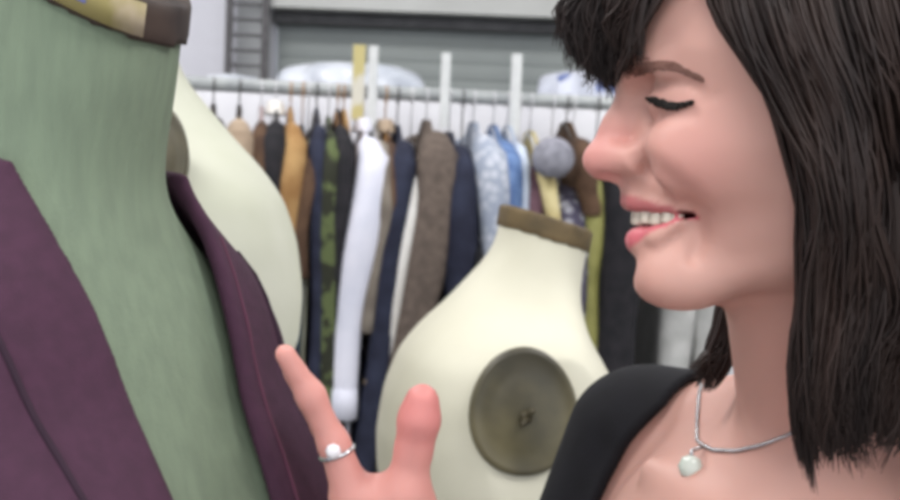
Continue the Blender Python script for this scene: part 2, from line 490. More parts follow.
# paper size strip stuck round the cap front
lab_m = mat('paper_strip', (170, 156, 134), (140, 130, 84), rough=.7, scale=26, lo=.42, hi=.58)
blue_m = mat('blue_mark', (100, 104, 150), rough=.7)
def neck_pt(th, zc, off):
    """point on the neck surface in the direction th (0 = front)"""
    d = np.array([math.sin(th), math.cos(th)]); r = .03
    for _ in range(200):
        x, y = d * r; zq = zc - .50 * y
        if raw_field(np.array(x), np.array(y), np.array(zq)) > off: break
        r += .0003
    return (d[0] * r, d[1] * r, zc - .50 * d[1] * r + GF[2])
th0, th1 = math.radians(9), math.radians(88)
rows = [[neck_pt(th0 + (th1 - th0) * j / 30, zc, o) for j in range(31)] for zc, o in ((.1075, .0036), (.1075, .0046), (.1235, .0046), (.1235, .0036))]
lb = MB().grid(rows).build('paper_label', lab_m, ge)
thb = math.radians(35)
MB().grid([[neck_pt(thb + j * .02, zc, .0052) for j in range(5)] for zc in (.113, .116, .119)]).build('ink_mark', blue_m, lb)
for sx in (-1, 1): arm_plate(ge, plate_m, sx, (sx * .148, 0, GF[2] - .125), .045, .050)
MB().lathe([(.10, 0), (.10, .01)], (0, 0, GF[2] - .66), 32).build('base_board', darkcap_m, ge)
add_stand(ge, GF[2] - .66)

# plum vest worn by it: a shell round the same torso
plum_m = mat('plum_wool', (68, 40, 59), (61, 36, 53), rough=.85, scale=120, bump=.4, bscale=1500, detail=4)
seam_m = mat('plum_seam', (50, 32, 46), (42, 28, 40), rough=.9)
rose_m = mat('plum_piping', (86, 46, 66), (76, 42, 58), rough=.8)
VG = form_grid(SEC, .0026, tilt=.22, ztop=.3)
Xg, Yg, Zg = VG.axes()
f = VG.F
OFF = .0098
def vl(z):      # half opening of the neckline at height z
    return np.interp(z, [-.40, -.33, -.20, -.10, -.05, -.02, .04], [-.01, .0, .028, .040, .048, .055, .063])
front = (Yg > -.01)
mask_v = np.where(Yg > 0, vl(Zg) - np.abs(Xg), -1)
mask_v = vl(Zg) - np.abs(Xg) - np.maximum(0, -Yg) * 1.0
neckcut = .061 - np.sqrt((Xg) ** 2 + (Yg + .0) ** 2)
top = Zg - .012
arm = np.sqrt((np.abs(Xg) - .155) ** 2 * .5 + (Yg / .062) ** 2 * .062 ** 2 + ((Zg + .13) * .85) ** 2)
armcut = .060 - arm
mk = np.maximum(mask_v * .95, np.maximum(top, armcut))
mk = np.maximum(mk, np.where(Zg > -.05, neckcut, -1)); mk = np.maximum(mk, -.50 - Zg)
rr_ = .0045; sa = np.abs(f - OFF) - .0045
shell = np.sqrt(np.maximum(sa + rr_, 0) ** 2 + np.maximum(mk + rr_, 0) ** 2) - rr_
V, Q = VG.mesh(shell.astype(np.float32)); V = relax(V, Q, 8); V[:, 2] += GF[2]
ve = empty('vest', (GF[0], GF[1], 0), GYAW)
tag(ve, 'plum wool vest with a deep open neckline, worn on the green dress form', 'vest')
mesh_obj('vest_body', V, Q, plum_m, ve)
def on_vest(l, z, off=OFF + .003):
    y = .19
    P = np.array([l, y, z])
    while y > -.05:
        if VG.sample(np.array([l, y, z])) < off: break
        y -= .0007
    return (l, y, z + GF[2])
for sx in (-1, 1):
    MB().tube([on_vest(sx * (vl(z) + .046 + .02 * (z + .3)), z, OFF + .0048) for z in np.linspace(-.03, -.45, 40)], .0016, 6).build('seam', seam_m, ve)
    if sx < 0: MB().tube([on_vest(sx * (vl(z) + .010), z, OFF + .0048) for z in np.linspace(-.02, -.32, 40)], .0012, 6).build('piping', rose_m, ve)
for zq in (-.36, -.41, -.46):
    p = on_vest(.012, zq, OFF + .005)
    MB().lathe([(.008, 0), (.008, .002), (.006, .0035), (.001, .003)], p, 20, (0, 1, 0), (1, 0, 0), (0, 0, 1)).build('button', seam_m, ve)


# the form leans slightly on its stand: tilt torso, cap, plates and vest together about the neck base
lean_w = Matrix.Rotation(math.radians(4), 4, 'Y')
pv = Matrix.Translation(Vector((GF[0], GF[1], GF[2])))
for root in (ge, ve):
    Mw = root.matrix_world
    Ml = Mw.inverted() @ pv @ lean_w @ pv.inverted() @ Mw
    for ch in list(C.objects):
        top_ = ch.parent
        if top_ is not None and top_.parent is not None: top_ = top_.parent
        if top_ is root and ch.type == 'MESH' and ch.name.split('.')[0] not in ('pole', 'hub', 'leg'):
            ch.data.transform(Ml)
# ================================================================== CLOTHES RACK
def RD(px): return 2.95 + (px - 230) / 410 * .16
def rail_pt(px): return at(px, 83 + (px - 230) * .0605, RD(px))
rack_steel = mat('rack_steel', (168, 172, 172), (150, 154, 156), rough=.4, spec=.5, scale=30)
PA, PB = rail_pt(120), rail_pt(960)
PB[2] = PA[2] = (PA[2] + PB[2]) / 2 * 0 + rail_pt(430)[2]
rdir = (PB - PA) / np.linalg.norm(PB - PA); rang = math.atan2(rdir[1], rdir[0])
RZ = PA[2]
rk = empty('clothes_rack', ((PA[0] + PB[0]) / 2, (PA[1] + PB[1]) / 2, 0), rang)
tag(rk, 'long grey steel clothes rack crowded with garments in front of the shutter', 'clothes rack')
half = np.linalg.norm(PB - PA) / 2
MB().tube([(-half, 0, RZ), (half, 0, RZ)], .016, 14).build('rail', rack_steel, rk)
for sx in (-1, 1):
    MB().tube([(sx * half, 0, RZ), (sx * half, 0, .06)], .014, 12).build('upright', rack_steel, rk)
    MB().tube([(sx * half, -.25, .06), (sx * half, .25, .06)], .015, 12).build('foot_bar', rack_steel, rk)
for zz in (.0,):
    MB().tube([(-half, .0, .08), (half, .0, .08)], .012, 10).build('lower_bar', rack_steel, rk)

def on_rail(px, back=0.0):
    """point of the rail seen at picture column px"""
    lo, hi = 0.0, 1.0
    for _ in range(40):
        md = (lo + hi) / 2; P = PA + (PB - PA) * md
        if proj(P)[0] < px: lo = md
        else: hi = md
    return PA + (PB - PA) * lo

hanger_m = mat('hanger_plastic', (214, 214, 216), (196, 196, 200), rough=.4, spec=.5)
hanger_dark = mat('hanger_dark', (70, 66, 62), (52, 48, 46), rough=.4)
wood_m = mat('hanger_wood', (176, 132, 84), (150, 106, 62), rough=.5, scale=30, stretch=(1, 6, 1))

def hanger(P, yaw, mt, drop, label, grp='hangers on the rail'):
    """P: rail point; plane of the hanger is perpendicular to the rail"""
    b = MB()
    hook = [(0, .020 * math.cos(t), .0 + .020 * math.sin(t)) for t in np.linspace(-.9, PI, 12)]
    pts = [(0, y, z - .005) for (_, y, z) in hook] + [(0, -.018, -.02), (0, -.004, -.035), (0, 0, -drop)]
    b.tube(pts, .002, 6)
    for s in (-1, 1):
        b.tube([(0, 0, -drop), (0, s * .05, -drop - .018), (0, s * .11, -drop - .058), (0, s * .145, -drop - .10)], [.006, .007, .008, .006], 8)
    b.tube([(0, -.14, -drop - .098), (0, .14, -drop - .098)], .004, 6)
    o = b.build('clothes_hanger', mt); o.location = P; o.rotation_euler = (0, 0, yaw)
    tag(o, label, 'hanger', grp)
    return o

def garment(px, name, label, cat, mt, wpx=26, top=.09, length=.8, dsh=.20, lean=0.0, flare=1.25, sleeves=True, smat=None, slen=.56, collar=None, yaw=0.0, seed=0, hmt=None, ndx=0.0, cuff=None, fold=.10, swid=.030):
    P = on_rail(px); D = P[1]; hw = wpx / 2 / FPX * (D - .12)
    yw = rang + yaw
    R = random.Random(seed)
    hw *= .38
    e = empty(name, (P[0], P[1], 0), yw); tag(e, label, cat, 'garments hanging on the rail')
    top = max(.042, top - (.05 if px < 350 else .018))
    z0 = RZ - top
    # trunk of the garment
    nz, nk = 34, 56
    ph = [R.uniform(0, 6.28) for _ in range(6)]
    rows = []
    for i in range(nz):
        t = i / (nz - 1)
        s = t * length
        # shoulders widen quickly from the collar, then fall straight
        sh = min(1, s / .10)
        d = .055 + (dsh - .055) * math.sin(sh * PI / 2) + .012 * t
        w_ = hw * (.42 + .58 * math.sin(min(1, s / .13) * PI / 2)) * (1 + (flare - 1) * t)
        z = z0 - s
        row = []
        for j in range(nk):
            a = 2 * PI * j / nk
            fo = 1 + fold * min(1, t * 2.5) * (math.sin(5 * a + ph[0] + 1.5 * t) + .7 * math.sin(9 * a + ph[1] - 2 * t) + .5 * math.sin(14 * a + ph[2]))
            cx = math.copysign(abs(math.cos(a)) ** .8, math.cos(a)) * w_ * fo
            cy = math.copysign(abs(math.sin(a)) ** .9, math.sin(a)) * d * (1 + .03 * math.sin(3 * a + ph[3] + 3 * t))
            cx += lean * t + .010 * math.sin(4 * t + ph[4]) * t
            row.append((cx, cy, z - (.035 * (abs(cy) / dsh) ** 1.5 if s < .12 else .035 * (abs(cy) / dsh) ** 1.5)))
        row.append(row[0]); rows.append(row)
    MB().grid(rows).build('garment_body', mt, e)
    if sleeves:
        for sd in (-1, 1):
            yb = sd * (dsh + .004)
            pts = []; rr = []
            n = 14
            pts += [(0, sd * dsh * .45, z0 - .045), (0, sd * dsh * .8, z0 - .062)]; rr += [swid * .35, swid * .75]
            for i in range(n):
                t = i / (n - 1)
                pts.append((ndx * t * (1 if sd < 0 else .4) + lean * t * .6 + .008 * math.sin(5 * t + ph[5]), yb + sd * (.028 * math.sin(min(1, t * 3) * PI / 2)), z0 - .095 - slen * t))
                rr.append(swid * (1.08 - .30 * t) * (1 + .06 * math.sin(11 * t + ph[2])))
            rr[2] *= .96
            so = MB().tube(pts, rr, 14).build('sleeve', smat or mt, e)
            if cuff:
                q = pts[-1]
                MB().lathe([(rr[-1] * 1.12, -.035), (rr[-1] * 1.15, -.0), (rr[-1] * 1.1, .03)], (q[0], q[1], q[2] + .01), 14).build('cuff', cuff, so)
    if collar:
        rows = []
        for k_, (rr_, dz) in enumerate(((1.0, .0), (1.02, .014), (1.12, .010), (1.5, -.016))):
            rows.append([(math.cos(a) * .017 * rr_ + lean * 0, math.sin(a) * .046 * rr_, z0 + dz - .004) for a in np.linspace(0, 2 * PI, 25)])
        MB().grid(rows).build('collar', collar, e)
    hanger(P, yw, hmt or hanger_m, top + .006, 'hanger holding the ' + label.split(' hanging')[0].split(' on ')[0][:60].strip())
    return e

def fab(name, c, c2=None, **k): return mat(name, c, c2, rough=k.pop('rough', .9), bump=k.pop('bump', .2), bscale=500, **k)
f_fur = fab('dark_fur', (62, 50, 42), (30, 26, 24), scale=60)
f_brown = fab('brown_suede', (92, 70, 54), (66, 48, 38), scale=22)
f_beige = fab('beige_cotton', (170, 152, 132), (140, 122, 104), scale=20)
f_black = fab('black_wool', (40, 38, 42), (28, 28, 32), scale=40)
f_white = fab('white_cotton', (214, 214, 226), (200, 202, 216), scale=12)
f_white2 = fab('offwhite_cotton', (222, 220, 216), (200, 196, 190), scale=12)
f_gold = fab('golden_tan', (172, 138, 92), (140, 104, 64), scale=16)
f_rose = fab('dusty_rose', (178, 158, 158), (150, 126, 128), scale=16)
f_teal = fab('teal_denim', (78, 100, 120), (58, 78, 98), scale=24)
f_pale = fab('pale_stone', (190, 190, 172), (170, 170, 150), scale=16)
f_navy = fab('navy_cotton', (44, 48, 66), (32, 34, 50), scale=24)
f_camo = fab('camouflage', (86, 96, 62), (44, 46, 36), scale=26, lo=.47, hi=.53, stretch=(1, 1, .8))
f_taupe = fab('taupe_wool', (128, 120, 110), (106, 98, 90), scale=20)
f_grey = fab('grey_wool', (186, 186, 184), (164, 164, 162), scale=20)
f_dkbrown = fab('chocolate_tweed', (104, 92, 84), (84, 74, 68), scale=50)
f_lace = fab('pale_lace', (188, 192, 202), (148, 156, 172), scale=45, kind='voronoi', lo=.2, hi=.6)
f_denim = fab('blue_denim', (108, 134, 176), (78, 102, 146), scale=40)
f_maroon = fab('maroon_knit', (112, 84, 94), (84, 60, 70), scale=30)
f_yellow = fab('cream_yellow', (208, 196, 150), (184, 168, 118), scale=20)
f_floral = fab('grey_floral', (150, 150, 158), (70, 66, 84), scale=38, kind='voronoi', lo=.25, hi=.5)
f_print = fab('black_white_print', (228, 228, 228), (26, 26, 30), scale=26, kind='voronoi', lo=.3, hi=.42)
f_olive = fab('olive_silk', (150, 148, 88), (120, 118, 66), scale=12, rough=.6)
f_ltblue = fab('pale_blue_cotton', (196, 206, 220), (178, 188, 206), scale=12)

W = ' hanging on the rack'
#        px  name label cat mat kwargs
GL = [
 (214, 'fur_coat', 'dark fur coat hanging leftmost on the rack beside the pale dress form', 'coat', f_fur, dict(top=.045, wpx=30, length=.95, hmt=hanger_dark, swid=.04)),
 (240, 'fur_jacket', 'shaggy dark brown jacket with beige front hanging second on the rack', 'jacket', f_fur, dict(top=.045, wpx=24, length=.62, smat=f_beige, hmt=hanger_dark, swid=.032)),
 (262, 'blouse', 'dusty rose blouse hanging between the dark jackets at rack left', 'blouse', f_rose, dict(top=.045, wpx=22, length=.62, smat=f_brown, swid=.024)),
 (276, 'coat', 'long black coat with white collar hanging at rack left', 'coat', f_black, dict(top=.045, wpx=22, length=.6, collar=f_white2, lean=.03)),
 (291, 'jacket', 'golden tan jacket hanging beside the white collared black coat', 'jacket', f_gold, dict(top=.045, wpx=20, length=.55, slen=.32, hmt=wood_m, swid=.026)),
 (303, 'shirt', 'teal denim shirt with brown sleeves on the rack', 'shirt', f_teal, dict(wpx=18, length=.62, top=.13, smat=f_brown, slen=.24, swid=.020, hmt=wood_m)),
 (309, 'dress', 'pale stone dress hanging just right of the pale dress form', 'dress', f_pale, dict(wpx=20, length=.95, top=.16, sleeves=False, lean=-.02)),
 (317, 'coat', 'long navy black coat hanging beside the camouflage jacket', 'coat', f_navy, dict(wpx=18, length=.95, slen=.62, swid=.020, hmt=hanger_dark)),
 (329, 'camouflage_coat', 'long green camouflage coat hanging left of the white shirt', 'coat', f_camo, dict(wpx=26, length=.98, slen=.70, swid=.026, lean=.0, top=.11)),
 (338, 'jacket', 'golden tan suede jacket over black hanging left of the white shirt', 'jacket', f_black, dict(wpx=20, length=.66, smat=f_black, swid=.022, slen=.5, hmt=wood_m)),
 (344, 'waistcoat', 'short golden tan waistcoat hanging left of the white shirt', 'waistcoat', f_gold, dict(wpx=24, length=.17, top=.07, sleeves=False, dsh=.22, hmt=wood_m, fold=.05)),
 (364, 'shirt', 'bright white long sleeved shirt hanging under the tall white divider', 'shirt', f_white, dict(wpx=32, length=.86, slen=.52, lean=-.03, ndx=-.03, swid=.037, collar=f_white, cuff=f_white)),
 (376, 'shirt', 'grey taupe shirt hanging right beside the bright white shirt', 'shirt', f_taupe, dict(wpx=18, length=.5, slen=.36, swid=.024, ndx=-.02)),
 (386, 'jacket', 'brown jacket with tan collar hanging beside the navy coat', 'jacket', f_brown, dict(wpx=16, length=.5, slen=.25, swid=.018, collar=f_beige, hmt=wood_m)),
 (398, 'coat', 'long dark navy coat hanging between white shirt and cream blouse', 'coat', f_navy, dict(wpx=26, length=.98, slen=.80, lean=-.05, ndx=-.07, swid=.030, hmt=hanger_dark)),
 (412, 'blouse', 'cream white blouse with buttoned cuff hanging left of the brown tweed jacket', 'blouse', f_white2, dict(wpx=20, length=.92, slen=.46, lean=-.06, ndx=-.06, top=.13, swid=.026, cuff=f_beige)),
 (427, 'tweed_jacket', 'large chocolate brown tweed jacket hanging behind the centre dress form', 'jacket', f_dkbrown, dict(wpx=42, length=.75, slen=.56, lean=-.035, ndx=-.05, swid=.046, hmt=hanger_m, top=.075)),
 (450, 'coat', 'black coat hanging between tweed jacket and pale lace top', 'coat', f_navy, dict(wpx=34, length=.8, slen=.5, ndx=.0, swid=.040, top=.10, smat=f_navy)),
 (463, 'scarf', 'black and white printed scarf hanging low beside the centre dress form', 'scarf', f_print, dict(wpx=52, length=.34, top=.25, dsh=.275, sleeves=False, hmt=hanger_dark)),
 (474, 'lace_top', 'pale grey blue lace top hanging above the centre dress form', 'top', f_lace, dict(wpx=32, length=.6, slen=.46, swid=.038, ndx=.045, top=.075)),
 (494, 'denim_jacket', 'blue denim jacket hanging left of the tall white divider', 'jacket', f_denim, dict(wpx=24, length=.55, slen=.40, swid=.029, ndx=.015, top=.08)),
 (508, 'shirt', 'pale blue shirt hanging right of the blue denim jacket', 'shirt', f_ltblue, dict(wpx=14, length=.6, slen=.5, swid=.018, top=.08)),
 (520, 'cardigan', 'maroon cardigan hanging right of the second white divider', 'cardigan', f_maroon, dict(wpx=18, length=.6, slen=.44, swid=.022, top=.13)),
 (531, 'dress', 'cream yellow dress hanging right of the maroon cardigan', 'dress', f_yellow, dict(wpx=18, length=.6, slen=.30, swid=.018, ndx=.02, top=.09)),
 (553, 'floral_dress', 'grey floral print dress hanging above the centre form neck', 'dress', f_floral, dict(wpx=42, length=.7, slen=.3, top=.18, swid=.036)),
 (567, 'fur_vest', 'brown furry vest hanging behind the grey floral dress', 'vest', f_brown, dict(wpx=24, length=.34, slen=.12, swid=.026, top=.065, hmt=hanger_dark)),
 (574, 'dress', 'olive yellow silk dress hanging beside the black coat', 'dress', f_olive, dict(wpx=22, length=.95, slen=.40, swid=.024, top=.13)),
 (598, 'coat', 'long black coat hanging just left of the woman face', 'coat', f_black, dict(wpx=42, length=1.0, slen=.66, swid=.052, top=.12, lean=.01, hmt=hanger_dark)),
 (655, 'shirt', 'light grey shirt hanging behind the woman chin', 'shirt', f_grey, dict(wpx=30, length=.95, slen=.66, swid=.040)),
 (682, 'shirt', 'white and grey shirt hanging behind the woman neck', 'shirt', f_white2, dict(wpx=30, length=.95, slen=.66, swid=.040, smat=f_grey)),
]
for i, g in enumerate(GL):
    garment(g[0], g[1], g[2], g[3], g[4], seed=i + 3, **g[5])

# round knitted hat on top of the floral dress hanger
hp = at(553, 158, 2.80)
hb = MB().lathe([(.046 * math.cos(t), .045 * math.sin(t)) for t in np.linspace(-1.2, 1.5, 16)], (0, 0, 0), 28)
ho = hb.build('knitted_hat', mat('grey_knit', (150, 150, 160), (122, 122, 132), rough=.95, scale=40, bump=.6, bscale=300)); ho.location = hp
tag(ho, 'round grey knitted hat perched on the floral dress shoulder', 'hat')

# tall white size dividers standing up from the rail
div_m = mat('divider_plastic', (224, 226, 226), (212, 214, 214), rough=.5, spec=.4)
yel_m = mat('divider_print', (196, 184, 128), (212, 208, 194), rough=.5, scale=14, lo=.45, hi=.55)
for px, y0, y1, wpx, lab, mt in ((371, 47, 178, 9, 'tall white divider rising above the bright white shirt', div_m), (443, 54, 128, 9, 'tall white divider rising above the tweed jacket', div_m), (513, 55, 135, 10, 'tall white divider rising right of the blue denim jacket', div_m), (357, 46, 120, 12, 'yellow and white printed divider beside the tall white one', yel_m)):
    P = on_rail(px); k = (P[1] - .03) / FPX
    ry = float(proj(P)[1]); zt_, zb_ = (ry - y0) * k, (ry - y1) * k; w2 = wpx * k / 2
    b = MB(); n = 24
    b.box(-w2, w2, -.030, -.024, zb_, zt_)
    b.box(-w2, w2, -.024, .016, .012, .016)
    if wpx < 11: b.box(-w2 * .35, w2 * .35, -.036, -.030, zb_, zt_)
    o = b.build('rail_divider', mt, smooth=False); o.location = P; o.rotation_euler = (0, 0, rang); tag(o, lab, 'rail divider', 'dividers on the rail')

# folded plastic bundles and cloth on the shelf boards behind the rail
bag_m = mat('clear_bag', (210, 214, 222), (178, 184, 194), rough=.35, scale=9, spec=.5)
bluebag_m = mat('blue_white_bag', (198, 202, 214), (86, 104, 160), rough=.4, scale=9, lo=.50, hi=.58)
def bundle(px0, px1, y0, y1, Y, name, label, mt, seed, cat):
    A = at(px0, y1, Y); Bp = at(px1, y1, Y); T = at((px0 + px1) / 2, y0, Y)
    c = (A + Bp) / 2; rx = (Bp[0] - A[0]) / 2; rz = T[2] - c[2]
    r = np.random.default_rng(seed); ph = r.uniform(0, 6.28, 8)
    V = []; F = []; n, k = 18, 48
    for i in range(n + 1):
        t = i / n; hgt = math.sin(t * PI / 2) ** .8; rad = math.cos(t * PI / 2) ** .45 if i < n else 0.001
        for j in range(k):
            a = 2 * PI * j / k
            q = 1 + .07 * math.sin(5 * a + ph[0] + 3 * t) + .05 * math.sin(9 * a + ph[1] + 5 * t) + .04 * math.sin(13 * a + ph[2])
            hz = hgt * (1 + .08 * math.sin(4 * a + ph[3] + 4 * t) * (1 - t))
            V.append((math.cos(a) * rad * rx * q, math.sin(a) * rad * .16 * q, hz * rz))
    for i in range(n):
        for j in range(k): F.append((i * k + j, i * k + (j + 1) % k, (i + 1) * k + (j + 1) % k, (i + 1) * k + j))
    F.append(tuple(range(k))[::-1]); F.append(tuple(n * k + j for j in range(k)))
    o = mesh_obj(name, V, F, mt); o.location = c; tag(o, label, cat); return c
SY = 3.72
c1_ = bundle(282, 424, 64, 92, SY, 'plastic_bundle', 'wide bundle wrapped in clear plastic on the covered shelving left of centre', bag_m, 1, 'bundle')
c2_ = bundle(536, 640, 70, 99, SY, 'plastic_bundle', 'crumpled blue and white plastic bundle beside the woman fringe', bluebag_m, 2, 'bundle')
c3_ = bundle(205, 262, 74, 86, SY, 'plastic_bundle', 'small white bundle below the steel wall ladder', bag_m, 3, 'bundle')
# white dust sheet over a low shelving unit behind the rack: top follows the bundles
sh_m = mat('dust_sheet', (214, 214, 218), (198, 198, 204), rough=.9, scale=5, bump=.2, bscale=60)
zs = min(c1_[2], c2_[2], c3_[2])
for c_, nm in ((c1_, 0), (c2_, 1), (c3_, 2)): pass
sx0, sx1 = float(at(170, 100, SY)[0]), float(at(830, 100, SY)[0])
rows = []
nx = 160
prof = [(-.24, .03), (-.235, zs * .5), (-.23, zs - .02), (-.21, zs - .004), (-.1, zs), (.2, zs), (.235, zs - .02), (.24, .03)]
prof2 = []
for (a, b_), (c_, d_) in zip(prof[:-1], prof[1:]):
    for t in np.linspace(0, 1, 6, endpoint=False): prof2.append((a + (c_ - a) * t, b_ + (d_ - b_) * t))
prof2.append(prof[-1])
for i in range(nx + 1):
    x = sx0 + (sx1 - sx0) * i / nx
    rows.append([(x, SY + yy * (1 + .07 * math.sin(x * 23) * (1 - zz / zs) + .03 * math.sin(x * 57 + 2) * (1 - zz / zs)), zz) for yy, zz in prof2])
o = MB().grid(rows).build('dust_sheet', sh_m); tag(o, 'white dust sheet draped over low shelving between the rack and the shutter', 'dust sheet')
# raise the bundles onto the sheet
for ob in list(C.objects):
    if ob.name.startswith('plastic_bundle'): ob.location.z = max(zs - .002, ob.location.z - 1)  if False else zs - .002


# ================================================================== THE WOMAN
HY = .66                                  # distance of her profile plane
def mz(px, py): return at(px, py, HY)
BH = .0021
BG = Grid((-.12, .34, .98), (.42, .98, 1.76), BH)

def prof_curve(pts):
    P = np.array([mz(a, b) for a, b in pts]); o = np.argsort(P[:, 2]); P = P[o]
    z = np.linspace(P[0, 2], P[-1, 2], 500); x = np.interp(z, P[:, 2], P[:, 0])
    kk = np.hanning(13); kk /= kk.sum(); x = np.convolve(np.pad(x, 6, mode='edge'), kk, 'valid')
    return z, x
def par(vals):        # (picture row, value) to a function of height
    z = np.array([mz(700, y)[2] for y, v in vals])[::-1]; v = np.array([v for y, v in vals])[::-1]
    return lambda Z: np.interp(Z, z, v)

lips = prof_curve([(664, -70), (646, -40), (634, -5), (628, 30), (625, 58), (630, 78), (634, 95), (634, 120), (633, 150), (628, 174), (624, 188), (621, 198), (623, 206), (631, 211), (641, 217), (643, 224), (636, 229), (629, 235), (628, 243), (632, 252), (641, 259), (643, 268), (638, 279), (638, 290), (644, 300), (656, 309), (672, 316)])
base = prof_curve([(664, -70), (646, -40), (634, -5), (628, 30), (626, 58), (632, 78), (637, 95), (637, 120), (637, 150), (640, 174), (644, 200), (648, 225), (650, 250), (647, 268), (642, 282), (641, 290), (646, 300), (658, 309), (672, 316)])
fW = par([(-70, .060), (0, .068), (60, .070), (105, .069), (150, .068), (190, .063), (230, .055), (270, .045), (300, .036), (330, .030)])
fA = par([(-70, .060), (0, .066), (60, .070), (105, .075), (150, .080), (200, .080), (250, .075), (300, .062), (330, .05)])
fN = par([(-70, 2.1), (60, 2.2), (110, 2.1), (160, 1.95), (210, 1.8), (260, 1.75), (310, 1.8)])

jl0, jl1 = mz(652, 311), mz(806, 268)
jn = np.array([-(jl1 - jl0)[2], 0, (jl1 - jl0)[0]]); jn /= np.linalg.norm(jn)      # upward normal of the jaw underside
xback = float(mz(838, 150)[0])
def face(X, Y, Z):
    s_ = np.abs(HY - Y)
    m_ = sstep(.030, .008, s_)
    zz = np.clip(Z, base[0][0], base[0][-1])
    P = np.interp(zz, base[0], base[1]) * (1 - m_) + np.interp(zz, lips[0], lips[1]) * m_
    A, Wd, N = fA(zz), fW(zz), fN(zz)
    xc = P + A
    dx = np.maximum(xc - X, 0)
    r = ((dx / A) ** N + (s_ / Wd) ** N) ** (1 / N)
    d = (r - 1) * np.minimum(A, Wd)
    back = X - xback
    top = Z - float(mz(700, -60)[2])
    jaw = -((X - jl0[0]) * jn[0] + (Z - jl0[2]) * jn[2]) + 0 * Y
    def smx(a, b, k):
        h_ = np.clip(.5 - .5 * (b - a) / k, 0, 1); return b * (1 - h_) + a * h_ + k * h_ * (1 - h_)
    d = smx(d, back, .02); d = smx(d, top, .02); d = smx(d, jaw, .016)
    return d

# skull and neck
cr = at(808, 28, HY)
BG.ellipsoid(cr, (.092, .074, .098), k=.0)
BG.add(face, (float(mz(615, 0)[0]), HY - .08, float(mz(700, 335)[2])), (xback + .02, HY + .08, float(mz(700, -75)[2])), k=.02)
NT = at(815, 230, .672); NB = at(836, 420, .715)
BG.capsule(NT, NB, .050, .052, k=.022)

# torso, turned partly towards the camera
TA = math.radians(56)
Fd = np.array([-math.sin(TA), -math.cos(TA), 0]); Ld = np.array([math.cos(TA), -math.sin(TA), 0]); Ud = np.array([0, 0, 1.0])   # forward, her left, up
RS = at(612, 432, .835)
shw = .158
RS = np.array([NB[0], NB[1], 0]) - Ld * shw; RS[2] = float(at(612, 442, .835)[2])
LS = np.array([NB[0], NB[1], 0]) + Ld * shw; LS[2] = RS[2]
ax = [Ld, Fd, Ud]
def T(l, f, u): return NB + Ld * l + Fd * f + Ud * u
for sd in (-1, 1):
    BG.capsule(T(sd * .02, -.02, -.01), T(sd * .145, -.012, RS[2] - NB[2] + .006), .040, .030, k=.03)       # shoulder line
BG.ellipsoid(T(0, .008, -.14), (.145, .088, .13), k=.03, ax=ax); BG.ellipsoid(T(0, .016, -.095), (.150, .066, .078), k=.03, ax=ax)                          # rib cage, upper
BG.ellipsoid(T(0, .0, -.26), (.135, .092, .18), k=.03, ax=ax)
BG.ellipsoid(T(0, -.01, -.40), (.145, .10, .12), k=.03, ax=ax)
for sd in (-1, 1):
    BG.ellipsoid(T(sd * .075, .085, -.185), (.062, .055, .064), k=.03, ax=ax)             # breasts
    BG.capsule(T(sd * .018, .064, -.050), T(sd * .085, .056, -.040), .0050, .0040, k=.018)   # collar bones
# arms: hers at the far side hangs, the near one is raised to the vest
RE = RS + np.array([-.085, .0, -.255])
BG.capsule(RS, RE, .040, .036, k=.02)
RWr = RE + Fd * .16 + np.array([0, 0, -.12]) + Ld * .03
BG.capsule(RE, RWr, .036, .026, k=.015)
WR = at(404, 655, .60)
LE = np.array([.155, .475, 1.125])
BG.capsule(LS, LE, .046, .037, k=.02)
BG.capsule(LE, WR, .037, .026, k=.015)

# ---------------- face modelling
def P_(px, py, s): return at(px, py, HY - s)
# brow ridge, nose
BG.capsule(at(640, 68, HY - .012), at(660, 70, HY - .038), .008, .006, k=.014)
BG.capsule(at(640, 68, HY + .012), at(660, 70, HY + .038), .008, .006, k=.014)
BG.capsule(at(634, 88, HY), at(618, 126, HY), .0060, .0072, k=.009)
BG.capsule(at(618, 126, HY), at(602, 158, HY), .0072, .0086, k=.006)
BG.ellipsoid(at(601, 161, HY), (.0085, .0085, .0075), k=.005)
BG.capsule(at(610, 165, HY), at(630, 174, HY), .0065, .0065, k=.008)                       # columella
for sd in (-1, 1):
    BG.capsule(at(616, 158, HY - sd * .008), at(634, 160, HY - sd * .0150), .0078, .0072, k=.007)   # wings
    BG.ellipsoid(P_(611, 178, sd * .0065), (.0060, .0035, .0032), k=.003, cut=True)                # nostrils
    # cheek lifted by the smile
    BG.ellipsoid(P_(696, 156, sd * .042), (.024, .014, .018), k=.022)
    BG.ellipsoid(P_(680, 276, sd * .018), (.018, .012, .012), k=.02)
    BG.ellipsoid(P_(648, 96, sd * .027), (.0125, .0135, .011), k=.014, cut=True)                     # eye socket
    BG.ellipsoid(P_(673, 101, sd * .031), (.0125, .0135, .0128), k=.006)                         # lids over the eyeball
    # ear
    BG.ellipsoid(P_(850, 150, sd * .072), (.017, .008, .030), k=.006)
